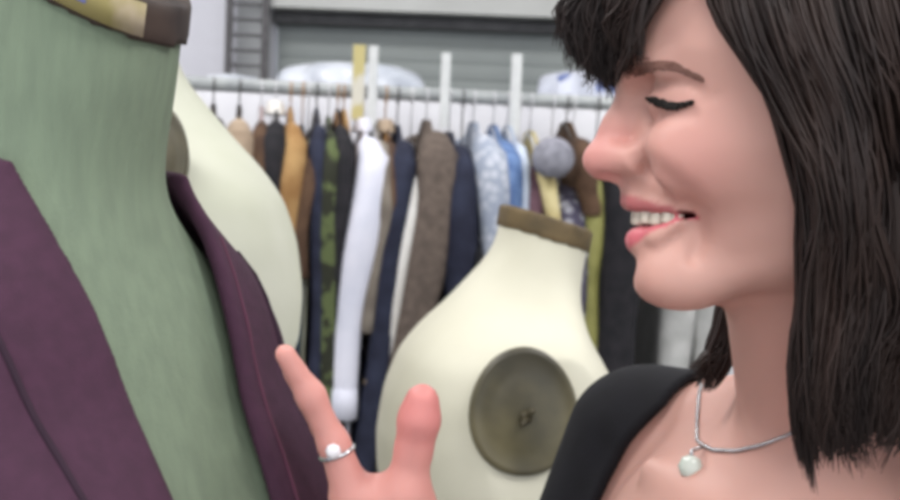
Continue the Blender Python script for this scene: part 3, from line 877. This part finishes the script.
# crease from the nose wing round the mouth corner, lid crease, lash slit
def groove(pts, sg, amp, sig, s0, s1):
    PP = np.array([at(a, b, HY - (s0 + s1) / 2) for a, b in pts])
    lo = PP.min(0) - .015; hi = PP.max(0) + .015
    for sd in (-1, 1):
        l2, h2 = lo.copy(), hi.copy()
        l2[1], h2[1] = (HY - s1 - .02, HY - s0) if sd > 0 else (HY + s0, HY + s1 + .02)
        def fn(X, Y, Z):
            best = None
            for a, b in zip(PP[:-1], PP[1:]):
                ax_, az_ = b[0] - a[0], b[2] - a[2]; L_ = ax_ ** 2 + az_ ** 2
                t = np.clip(((X - a[0]) * ax_ + (Z - a[2]) * az_) / L_, 0, 1)
                d2 = (X - a[0] - t * ax_) ** 2 + (Z - a[2] - t * az_) ** 2
                best = d2 if best is None else np.minimum(best, d2)
            s_ = np.abs(HY - Y)
            return amp * np.exp(-best / sig ** 2) * sstep(s0, s0 + .004, s_) + 0 * Y
        BG.disp(fn, l2, h2)
groove([(642, 158), (660, 172), (684, 192), (700, 215), (703, 240), (696, 258)], 1, .0027, .0042, .012, .06)
groove([(656, 90), (668, 84), (682, 86), (694, 94)], 1, .0016, .0020, .014, .06)
groove([(652, 116), (668, 121), (686, 118)], 1, .0010, .0030, .014, .06)
groove([(694, 103), (708, 100)], 1, .0008, .0020, .014, .06)
# the open smile
def mouth(X, Y, Z):
    s_ = np.abs(HY - Y); q = np.clip(s_ / .031, 0, 1.3)
    zu = float(mz(640, 209.5)[2]) - .0010 * q ** 2
    zl = float(mz(640, 230)[2]) + .0096 * q ** 1.8
    fr = np.interp(np.clip(Z, lips[0][0], lips[0][-1]), lips[0], lips[1]) + .020 + 22 * s_ ** 2
    return np.maximum(np.maximum(Z - zu, zl - Z), np.maximum(X - fr, s_ - .0318))
BG.cut(mouth, (float(mz(615, 0)[0]), HY - .04, float(mz(640, 236)[2])), (float(mz(725, 0)[0]), HY + .04, float(mz(640, 203)[2])), k=.0022)
# fuller lower lip following the opening
def lipline(pts, r, k):
    for sd in (-1, 1):
        for (a, b, s0, ra), (c, d, s1, rb) in zip(pts[:-1], pts[1:]):
            BG.capsule(P_(a, b, sd * s0), P_(c, d, sd * s1), ra, rb, k=k)
lipline([(638, 240, .0, .0050), (641, 239, .010, .0050), (656, 236, .021, .0042), (677, 224, .0285, .0022)], 1, .004)
lipline([(630, 203, .0, .0030), (635, 203, .009, .0032), (654, 205, .020, .0028), (677, 209, .0285, .0016)], 1, .004)

# ---------------- her left hand: index along the vest edge, thumb up, the others curled behind
def Hn(px, py, Y): return at(px, py, Y)
HD = .575
BG.capsule(Hn(406, 655, .60), Hn(385, 575, .592), .027, .028, k=.015)
# palm
for i in range(4):
    y_ = HD + .004 + i * .017
    BG.capsule(Hn(392 + i * 2, 585, y_), Hn(352 + i * 3, 500 + i * 3, y_), .013, .0105, k=.012)
BG.capsule(Hn(402, 570, .580), Hn(384, 500, .576), .0135, .010, k=.012)
BG.ellipsoid(Hn(405, 520, .575), (.016, .012, .020), k=.012)
# index
F1 = [(352, 494, .575, .0092), (334, 444, .572, .0066), (311, 396, .568, .0060), (285, 354, .563, .0046)]
def finger(ch, k=.003):
    for (a, b, c, r1), (d, e_, f_, r2) in zip(ch[:-1], ch[1:]):
        BG.capsule(Hn(a, b, c), Hn(d, e_, f_), r1, r2, k=k)
finger(F1, .005)
finger([(356, 497, .594, .0088), (335, 448, .597, .0064), (313, 404, .602, .0058), (292, 372, .604, .0046)])
finger([(358, 497, .611, .0092), (337, 452, .616, .0064), (316, 410, .622, .0056), (298, 382, .626, .0046)])
finger([(362, 502, .627, .0085), (341, 462, .632, .0060), (322, 428, .638, .0052), (306, 402, .642, .0044)])
# thumb
finger([(398, 540, .575, .0135), (406, 492, .572, .0100), (414, 448, .570, .0078), (419, 420, .568, .0088), (422, 401, .567, .0076)], .005)

V, Q = BG.mesh(); V = relax(V, Q, 3)

# skin colours carried by the body: lips, flushed cheeks and nose, brown skin tone variation
skin = bpy.data.materials.new('skin'); skin.use_nodes = True
nt = skin.node_tree; B = nt.nodes['Principled BSDF']; B.inputs['Roughness'].default_value = .48; B.inputs['Specular IOR Level'].default_value = .35
B.inputs['Subsurface Weight'].default_value = .12; B.inputs['Subsurface Radius'].default_value = (1, .35, .2); B.inputs['Subsurface Scale'].default_value = .006
at_ = nt.nodes.new('ShaderNodeAttribute'); at_.attribute_name = 'tone'
nz_ = nt.nodes.new('ShaderNodeTexNoise'); nz_.inputs['Scale'].default_value = 45; nz_.inputs['Detail'].default_value = 4
mx = nt.nodes.new('ShaderNodeMix'); mx.data_type = 'RGBA'; mx.blend_type = 'MULTIPLY'; mx.inputs['Factor'].default_value = 1
rp = nt.nodes.new('ShaderNodeValToRGB'); rp.color_ramp.elements[0].color = (.93, .92, .92, 1); rp.color_ramp.elements[1].color = (1, 1, 1, 1)
tcn = nt.nodes.new('ShaderNodeTexCoord'); nt.links.new(tcn.outputs['Object'], nz_.inputs['Vector'])
nt.links.new(nz_.outputs['Fac'], rp.inputs[0]); nt.links.new(at_.outputs['Color'], mx.inputs[6]); nt.links.new(rp.outputs[0], mx.inputs[7]); nt.links.new(mx.outputs[2], B.inputs['Base Color'])

person = mesh_obj('person', V, Q, skin)
tag(person, 'smiling woman with long dark hair and black top, reaching her hand to the plum vest', 'person')
tone = np.tile(np.array(srgb((200, 155, 143)) + (1,)), (len(V), 1))
px_ = proj(V); s_ = np.abs(HY - V[:, 1])
def paint(mask, col):
    mask = np.clip(mask, 0, 1)[:, None]; tone[:, :3] = tone[:, :3] * (1 - mask) + np.array(srgb(col)) * mask
def blob(px, py, s, rad):
    c = [at(px, py, HY - sd * s) for sd in (-1, 1)]
    d = np.minimum(np.linalg.norm(V - c[0], axis=1), np.linalg.norm(V - c[1], axis=1))
    return np.exp(-(d / rad) ** 2)
headm = (V[:, 2] > float(mz(700, 330)[2])) & (V[:, 0] < xback)
paint(blob(602, 160, 0, .016) * .6, (206, 124, 124))
paint(blob(612, 140, 0, .016) * .3, (208, 128, 124))
paint(blob(690, 160, .05, .026) * .35, (208, 132, 126))
paint(blob(650, 290, .0, .018) * .4, (206, 128, 122))
paint(blob(670, 97, .034, .0085) * .6, (120, 84, 76))
paint(blob(655, 100, .024, .007) * .5, (130, 88, 80))
# lips by height bands that follow the opening
q_ = np.clip(s_ / .031, 0, 1.2)
zu = float(mz(640, 209)[2]) - .001 * q_ ** 2; zl = float(mz(640, 230)[2]) + .0096 * q_ ** 1.8
Xl = float(mz(700, 220)[0])
inm = (s_ < .033) & (V[:, 0] < Xl)
up_ = (1 - sstep(zu + .0065 * (1 - q_ ** 2 * .75), zu + .0085 * (1 - q_ ** 2 * .75) , V[:, 2])) * sstep(zu - .004, zu - .002, V[:, 2])
lw_ = sstep(zl - .0125 * (1 - q_ ** 2 * .8), zl - .0100 * (1 - q_ ** 2 * .8), V[:, 2]) * (V[:, 2] < (zu + zl) / 2)
paint(up_ * inm * .8, (176, 92, 98)); paint(lw_ * inm * .9, (198, 96, 108))
# dark inside of the mouth
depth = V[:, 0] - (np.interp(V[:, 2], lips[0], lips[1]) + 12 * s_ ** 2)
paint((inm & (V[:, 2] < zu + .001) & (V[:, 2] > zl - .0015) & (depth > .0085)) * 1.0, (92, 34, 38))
# hand a touch redder at the tips
hand = np.exp(-((np.linalg.norm(V - at(419, 408, .567), axis=1)) / .022) ** 2); paint(hand * .6, (192, 92, 98))
handm = (V[:, 0] < .04) & (V[:, 1] < .68) & (V[:, 2] < 1.45)
paint(handm * .45, (196, 118, 114))
ca = person.data.color_attributes.new('tone', 'FLOAT_COLOR', 'POINT'); ca.data.foreach_set('color', tone.astype(np.float32).ravel())

# teeth
teeth_m = mat('tooth_enamel', (214, 206, 190), (204, 196, 180), rough=.25, spec=.5, scale=60)
tb = MB()
xf = float(mz(636.5, 215)[0]); zt0 = float(mz(640, 206)[2]); 
for i in range(-5, 6):
    if i == 0: continue
    sgn = 1 if i > 0 else -1; a = abs(i)
    s0 = [0, .0042, .0115, .0175, .0225, .0262, .0292, .0318][a]
    wd = [0, .0041, .0034, .0035, .0032, .003, .003, .003][a]
    hh = [0, .0098, .0088, .0092, .0080, .0074, .0072, .0070][a]
    xx = xf + 24 * s0 ** 2
    th = math.atan(48 * s0) * sgn
    V2 = []; F2 = []; nu, nv = 8, 8
    for u in range(nu + 1):
        for v in range(nv):
            t = u / nu; a2 = 2 * PI * v / nv
            ww = wd * (.82 + .18 * math.sin(min(1, t * 1.4) * PI / 2)) * (1 if u < nu else .8)
            lx = math.copysign(abs(math.cos(a2)) ** .6, math.cos(a2)) * ww; ly = math.copysign(abs(math.sin(a2)) ** .6, math.sin(a2)) * .0026 * (1 if u < nu else .6)
            X2 = xx + ly * math.cos(th) + lx * math.sin(th) * 1.0; Y2 = HY - sgn * s0 - lx * math.cos(th) + ly * math.sin(th)
            V2.append((X2, Y2, zt0 - hh * t))
    for u in range(nu):
        for v in range(nv): F2.append((u * nv + v, u * nv + (v + 1) % nv, (u + 1) * nv + (v + 1) % nv, (u + 1) * nv + v))
    F2 += [tuple(range(nv))[::-1], tuple(nu * nv + v for v in range(nv))]
    tb.add(V2, F2)
tb.build('teeth', teeth_m, person)
# tongue
tg = MB().lathe([(.001, -.0), (.006, .001), (.0105, .004), (.012, .008), (.0105, .012), (.001, .014)], at(668, 236, HY), 20)
tg.build('tongue', mat('tongue_pink', (196, 112, 112), rough=.4, scale=60), person)

# eyes, lashes, brows
eye_m = mat('eye_dark', (60, 58, 50), (28, 30, 26), rough=.15, scale=100, spec=.6)
hair_m = mat('hair_brown', (52, 39, 35), (34, 26, 25), rough=.5, scale=60, spec=.3, stretch=(1, 1, .08), detail=5)
lash_m = mat('lash_black', (30, 26, 24), (24, 22, 20), rough=.6)
def strands(paths, rads, k=4):
    """paths: (N, n, 3) curves, rads: (n,) or (N, n) radii"""
    P = np.asarray(paths); N, n, _ = P.shape
    R = np.broadcast_to(np.asarray(rads), (N, n))
    t = np.gradient(P, axis=1); t /= np.linalg.norm(t, axis=2, keepdims=True) + 1e-12
    ref = np.where(np.abs(t[..., 1:2]) < .9, np.array([0, 1.0, 0]), np.array([1.0, 0, 0]))
    a = np.cross(t, ref); a /= np.linalg.norm(a, axis=2, keepdims=True) + 1e-12; b = np.cross(t, a)
    th = 2 * PI * np.arange(k) / k
    V = P[:, :, None] + R[..., None, None] * (np.cos(th)[None, None, :, None] * a[:, :, None] + np.sin(th)[None, None, :, None] * b[:, :, None])
    i = np.arange(N)[:, None, None] * n * k + np.arange(n - 1)[None, :, None] * k
    j = np.arange(k)[None, None, :]; j2 = (j + 1) % k
    Fq = np.stack([i + j, i + j2, i + k + j2, i + k + j], -1).reshape(-1, 4)
    return V.reshape(-1, 3), Fq
for sd in (1, -1):
    c = at(673, 102, HY - sd * .031)
    MB().lathe([(.0115 * math.cos(t), .0115 * math.sin(t)) for t in np.linspace(-1.5, 1.5, 16)], c, 20).build('eye', eye_m, person)
    if sd > 0:
        lx = np.linspace(653, 691, 60); ly = 98 + 6 * np.sin((lx - 653) / 38 * PI * .8) + (lx > 680) * (lx - 680) * .05
        R0, ok = BG.hit(lx, ly, .5, .70)
        R0[:, 1] -= .0005
        pth = []
        for i in range(60):
            t_ = i / 59
            for q in range(5):
                o_ = np.array([-.0035 + .0040 * t_, -.0018 - .001 * t_, -.0036 * math.sin(PI * (.12 + .8 * t_))]) * (0.7 + .5 * rng.random())
                pth.append([R0[i] + np.array([rng.normal(0, .0003), 0, rng.normal(0, .0004)]) + o_ * u + np.array([0, 0, .0010]) * u * u for u in np.linspace(0, 1, 5)])
        Vs, Fs = strands(pth, [.0008, .0007, .0006, .0005, .0003])
        b = mesh_obj('eyelashes', Vs, Fs, lash_m, person)
        for kind_, px0, px1, fy, cnt in (('eyebrow', 628, 694, lambda x: 71 - 8 * np.sin(np.clip((x - 628) / 50, 0, 1) * PI / 2) + np.maximum(0, x - 664) * .42, 150),):
            bx = rng.uniform(px0, px1, cnt); by = fy(bx) + rng.normal(0, 1, cnt) * (3.3 - 2.2 * (bx - px0) / (px1 - px0))
            R0, ok = BG.hit(bx, by, .5, .70, off=.0004, step=.0004); Ls = 11; sl_ = -2.5 + 9 * (bx - px0) / (px1 - px0); R1, _ = BG.hit(bx + Ls, by + sl_, .5, .70, off=.0006, step=.0004); Rm, _ = BG.hit(bx + Ls / 2, by + sl_ / 2 - 1, .5, .70, off=.0008, step=.0004)
            pth = []
            for i in range(cnt):
                if not ok[i]: continue
                pth.append([R0[i], Rm[i], R1[i]])
            Vs, Fs = strands(pth, [.0005, .00045, .0002])
            mesh_obj('eyebrow', Vs, Fs, mat('brow_brown', (128, 92, 82), (104, 74, 66), rough=.7), person)
# finger and thumb nails
nail_m = mat('nail', (222, 150, 144), rough=.3, spec=.5)
# ---------------- clothes
bx_lo, bx_hi = (-.02, .34, 1.0), (.42, .98, 1.5)
q = BG.sl(bx_lo, bx_hi); Xb, Yb, Zb = BG.axes(q)
fb = BG.F[q]
l_ = (Xb - NB[0]) * Ld[0] + (Yb - NB[1]) * Ld[1] + 0 * Zb
f_ = (Xb - NB[0]) * Fd[0] + (Yb - NB[1]) * Fd[1] + 0 * Zb
u_ = Zb - NB[2] + 0 * Xb
# neckline: wide V in front, shallow behind
vw = np.interp(u_, [-.24, -.20, -.12, -.075, -.036, -.01, .03], [-.03, .0, .098, .138, .128, .116, .112])
vw = np.where(l_ > 0, np.interp(u_, [-.24, -.20, -.12, -.04, .0, .03], [-.03, .0, .036, .044, .050, .054]), vw)
vv = np.where(f_ > -.01, vw - np.abs(l_), np.minimum(vw - np.abs(l_), u_ + .0))
hx = (Xb < .03) & (Zb > 1.10)
wcut = (.085 - Xb) * .7 + (Zb - 1.17) * .7 + 0 * Yb          # sleeve ends above the wrist
far = (Yb > .66)
wcut = np.where(far, -1, wcut)
vv = np.maximum(vv, wcut - .03)
sa = np.abs(fb - .0045) - .0032; rr_ = .0032
sh_ = np.sqrt(np.maximum(sa + rr_, 0) ** 2 + np.maximum(vv + rr_, 0) ** 2) - rr_
TG = Grid(BG.lo + BG.h * np.array([q[i].start for i in range(3)]), BG.lo + BG.h * np.array([q[i].stop - 1 for i in range(3)]), BG.h)
TG.F = sh_.astype(np.float32)
Vt, Qt = TG.mesh(); Vt = relax(Vt, Qt, 4)
top_m = mat('black_jersey', (17, 17, 23), (13, 13, 18), rough=.85, scale=60, bump=.2, bscale=700)
mesh_obj('black_top', Vt, Qt, top_m, person)
# trousers and shoes, below the picture
LG = Grid((NB[0] - .3, NB[1] - .25, .0), (NB[0] + .3, NB[1] + .3, 1.1), .009)
def Tg(l, f, z): 
    p = NB + Ld * l + Fd * f; return np.array([p[0], p[1], z])
LG.ellipsoid(Tg(0, -.01, .97), (.155, .115, .12), k=.03, ax=ax)
for sd in (-1, 1):
    LG.capsule(Tg(sd * .08, -.01, .88), Tg(sd * .085, .0, .48), .088, .062, k=.04)
    LG.capsule(Tg(sd * .085, .0, .48), Tg(sd * .085, -.01, .11), .062, .046, k=.02)
LG.F = np.maximum(LG.F, LG.axes()[2] - 1.05).astype(np.float32)
Vt, Qt = LG.mesh(); mesh_obj('trousers', relax(Vt, Qt, 3), Qt, mat('dark_trousers', (44, 44, 52), rough=.9), person)
for sd in (-1, 1):
    SG = Grid((NB[0] - .35, NB[1] - .35, -.02), (NB[0] + .3, NB[1] + .3, .2), .006)
    SG.capsule(Tg(sd * .085, -.02, .10), Tg(sd * .085, -.02, .05), .036, .036, k=.02)
    SG.capsule(Tg(sd * .085, -.03, .038), Tg(sd * .09, .13, .030), .036, .030, k=.02)
    SG.F = np.maximum(SG.F, .002 - SG.axes()[2]).astype(np.float32)
    Vt, Qt = SG.mesh(); mesh_obj('shoe', relax(Vt, Qt, 2), Qt, mat('shoe_leather', (40, 36, 34), rough=.4), person)

# ---------------- hair
def hairpath(ctrl, n=18):
    """ctrl (N, m, 3): smooth resampling of control points"""
    Cp = np.asarray(ctrl, float); N, m_, _ = Cp.shape
    t = np.linspace(0, m_ - 1, n); i = np.clip(t.astype(int), 0, m_ - 2); f = (t - i)[None, :, None]
    p0 = Cp[:, np.clip(i - 1, 0, m_ - 1)]; p1 = Cp[:, i]; p2 = Cp[:, i + 1]; p3 = Cp[:, np.clip(i + 2, 0, m_ - 1)]
    return .5 * ((2 * p1) + (-p0 + p2) * f + (2 * p0 - 5 * p1 + 4 * p2 - p3) * f ** 2 + (-p0 + 3 * p1 - 3 * p2 + p3) * f ** 3)
def lay(front, rear, N, depth, lift=(.001, .010), jit=5, nclump=60, far=False, cutlen=.84):
    """strands between two picture-space guide curves; each point rests just outside the body surface or at the given depth"""
    A = np.array(front, float); Bq = np.array(rear, float); m_ = len(A)
    u = rng.random(N); cl = rng.integers(0, nclump, N); cu = rng.random(nclump)
    u = np.clip(u * .45 + cu[cl] * .55, 0, 1)[:, None, None]
    G_ = A[None] * (1 - u) + Bq[None] * u
    cj = rng.normal(0, 1, (nclump, m_, 2)) * np.linspace(.3, 2.3, m_)[None, :, None]
    G_ = G_ + cj[cl] * jit + rng.normal(0, 1, (N, m_, 2)) * jit * .35 * np.linspace(.5, 1.5, m_)[None, :, None]
    D0 = np.interp(np.linspace(0, 1, m_), np.linspace(0, 1, len(depth)), depth)
    lf = rng.uniform(lift[0], lift[1], N)[:, None]
    D = np.broadcast_to(D0, (N, m_)).copy()
    if not far:
        hp_, ok = BG.hit(G_[..., 0].ravel(), G_[..., 1].ravel(), .45, .74, off=.002, step=.003)
        hy = hp_[:, 1].reshape(N, m_); ok = ok.reshape(N, m_)
        D = np.where(ok, np.minimum(hy, D + .02), D)
    D = D - lf * (1 if not far else 0) + rng.normal(0, .003, (N, 1))
    Pt = at(G_[..., 0], G_[..., 1], D)
    H_ = hairpath(Pt, 40)
    ln = (rng.uniform(cutlen, 1, nclump)[cl] * .6 + rng.uniform(cutlen, 1, N) * .4)
    idx = np.linspace(0, 1, 18)[None] * ln[:, None] * 39
    i0 = np.clip(idx.astype(int), 0, 38); fr = (idx - i0)[..., None]
    ar = np.arange(N)[:, None]
    return H_[ar, i0] * (1 - fr) + H_[ar, i0 + 1] * fr
rad = np.array([.0008] * 3 + [.0009] * 9 + [.0008, .0007, .0006, .0004, .0003, .0001])
allp = []
# curtain beside the face, outer and inner layers
allp.append(lay([(700, -110), (728, 20), (770, 100), (810, 190), (816, 290), (800, 390), (812, 476)], [(800, -150), (840, 20), (870, 110), (885, 210), (880, 300), (872, 385), (872, 446)], 3600, [.63, .60, .585, .58, .58, .585, .59], (.002, .020), 5, 80, cutlen=.80))
allp.append(lay([(800, -150), (840, 20), (870, 110), (880, 210), (868, 300), (852, 390), (850, 446)], [(1010, -120), (1060, 20), (1080, 120), (1070, 220), (1050, 310), (1010, 400), (985, 444)], 3000, [.63, .61, .60, .595, .59, .59, .59], (.002, .020), 6, 70))
# thin locks at the face edge
allp.append(lay([(690, -90), (710, 6), (748, 62), (792, 150), (806, 260), (800, 370), (802, 470)], [(730, -100), (748, 10), (778, 72), (806, 160), (812, 260), (806, 370), (822, 500)], 700, [.64, .61, .60, .59, .585, .585, .59], (.001, .006), 3, 22))
# sweep over the forehead
allp.append(lay([(775, -120), (706, -66), (662, -30), (636, 6), (626, 46), (624, 88)], [(790, -120), (740, -85), (700, -50), (668, -24), (646, 4), (636, 52)], 700, [.64, .625, .625, .63, .635, .64], (.001, .008), 3, 30))
# fringe falling in front of the forehead, near and far sides
allp.append(lay([(740, -150), (650, -130), (592, -70), (563, -10), (557, 30), (564, 78)], [(745, -120), (700, -85), (668, -40), (652, 0), (642, 40), (628, 100)], 1900, [.655, .655, .65, .65, .65, .65], (-.03, .02), 5, 46, far=True, cutlen=.72))
allp.append(lay([(740, -150), (660, -130), (604, -70), (580, -10), (582, 30), (592, 84)], [(745, -120), (705, -85), (665, -45), (645, 0), (630, 40), (622, 112)], 1100, [.68, .68, .68, .68, .68, .68], (-.03, .02), 5, 36, far=True, cutlen=.72))
allp.append(lay([(745, -140), (690, -110), (640, -60), (612, -10), (606, 28), (612, 66)], [(745, -120), (705, -85), (672, -45), (654, 0), (642, 34), (634, 72)], 700, [.64, .635, .63, .63, .635, .64], (-.015, .01), 4, 30, far=True, cutlen=.75))
Pb = np.concatenate(allp[3:]); Ph = np.concatenate(allp[:3])
Vs, Fs = strands(Pb, rad); mesh_obj('fringe', Vs, Fs, hair_m, person)
# far side lock showing under the chin
fl = lay([(748, 150), (730, 250), (714, 325), (704, 354), (690, 376)], [(775, 150), (762, 250), (740, 330), (724, 366), (712, 384)], 500, [.73, .735, .735, .735, .73], (0, .01), 3, 20, far=True)
Vs, Fs = strands(np.concatenate([Ph, fl]), rad); mesh_obj('hair', Vs, Fs, hair_m, person)
# mass of hair under the strands
HG = Grid((.08, .50, 1.18), (.46, .84, 1.80), .0045)
HG.ellipsoid(cr + np.array([.008, 0, .004]), (.097, .082, .106), k=0)
for (p0, p1, a, b) in (((905, 60), (915, 260), .085, .075), ((915, 260), (905, 415), .072, .055), ((880, 120), (872, 400), .070, .040)):
    HG.capsule(at(p0[0], p0[1], .665), at(p1[0], p1[1], .66), a, b, k=.03)
Xh, Yh, Zh = HG.axes()
# keep it off the face: everything ahead of the hairline is cut away
hl = np.array([mz(a, b) for a, b in [(596, -140), (622, -78), (656, -48), (700, -22), (726, -6), (752, 50), (782, 110), (812, 190), (822, 300), (822, 460)]])
o_ = np.argsort(hl[:, 2]); hx_ = np.interp(Zh, hl[o_, 2], hl[o_, 0])
HG.F = np.maximum(HG.F, hx_ + .002 - Xh + .15 * 0 * Yh).astype(np.float32)
HG.F = np.maximum(HG.F, float(at(880, 432, .62)[2]) - Zh).astype(np.float32)
Vt, Qt = HG.mesh(); mesh_obj('hair_mass', relax(Vt, Qt, 5), Qt, hair_m, person)

# ---------------- necklace and ring
silver = mat('silver', (206, 208, 210), (176, 178, 182), rough=.25, metal=.85, scale=80)
nk = empty('necklace', tuple(at(692, 450, .60)))
tag(nk, 'fine silver chain necklace with small pale pendant at her throat', 'necklace')
bpy.context.view_layer.update()
cpx = [(704, 372), (699, 395), (697, 420), (697, 441), (712, 450), (736, 451), (762, 445), (786, 436), (806, 426)]
cp = np.array(cpx, float); tt = np.linspace(0, len(cp) - 1, 140)
cx = np.interp(tt, range(len(cp)), cp[:, 0]); cy = np.interp(tt, range(len(cp)), cp[:, 1])
kk = np.hanning(11); kk /= kk.sum(); cx = np.convolve(np.pad(cx, 5, mode='edge'), kk, 'valid'); cy = np.convolve(np.pad(cy, 5, mode='edge'), kk, 'valid')
Pn, ok = BG.hit(cx, cy, .45, .80, off=.0012)
b = MB()
Pn = Pn[ok]
b.tube(Pn, .0008, 6)
for i in range(0, len(Pn) - 1, 1):
    b.tube([Pn[i] - (Pn[i + 1] - Pn[i]) * .3, Pn[i] + (Pn[i + 1] - Pn[i]) * .3], .0012, 6)
b.build('chain', silver, nk, world=True)
pp, ok = BG.hit([691], [467], .45, .80, off=.002); pp = pp[0]
stone = mat('pale_stone_pendant', (206, 212, 204), (186, 196, 186), rough=.15, spec=.7, scale=80)
nrm = np.array([-.35, -.93, .1]); nrm /= np.linalg.norm(nrm); uu = np.cross([0, 0, 1], nrm); uu /= np.linalg.norm(uu); vv2 = np.cross(nrm, uu)
MB().lathe([(.0064, 0), (.0072, .0014), (.0056, .0032), (.0026, .0040)], pp, 8, nrm, uu, vv2).build('pendant', stone, nk, world=True)
MB().tube([pp + vv2 * .0052 + nrm * .001, pp + vv2 * .009 + nrm * .001, Pn[int(len(Pn) * .40)]], .0012, 8).tube([pp - vv2 * .005, pp - vv2 * .0085], [.0022, .0012], 8).build('bail', silver, nk, world=True)

rc = at(337, 452, .5725); ra_ = at(331, 440, .572) - at(350, 492, .575); ra_ /= np.linalg.norm(ra_)
ru = np.cross(ra_, [0, 1, 0]); ru /= np.linalg.norm(ru); rv = np.cross(ra_, ru)
re = empty('ring', tuple(rc)); tag(re, 'silver ring with pale stone on the finger touching the vest', 'ring'); bpy.context.view_layer.update()
rg = MB(); rg.tube([rc + .0076 * (math.cos(t) * ru + math.sin(t) * rv) for t in np.linspace(0, 2 * PI, 33)], .0011, 8, cap=False)
rg.build('band', silver, re, world=True)
gc = rc + np.array([-.001, -.0072, .002])
MB().lathe([(.0020, 0), (.0036, .0012), (.0028, .0026), (.0012, .003)], gc, 8, (0, -1.0, 0), (1.0, 0, 0), (0, 0, 1.0)).build('stone', mat('ring_stone', (226, 222, 226), rough=.1, spec=.8), re, world=True)
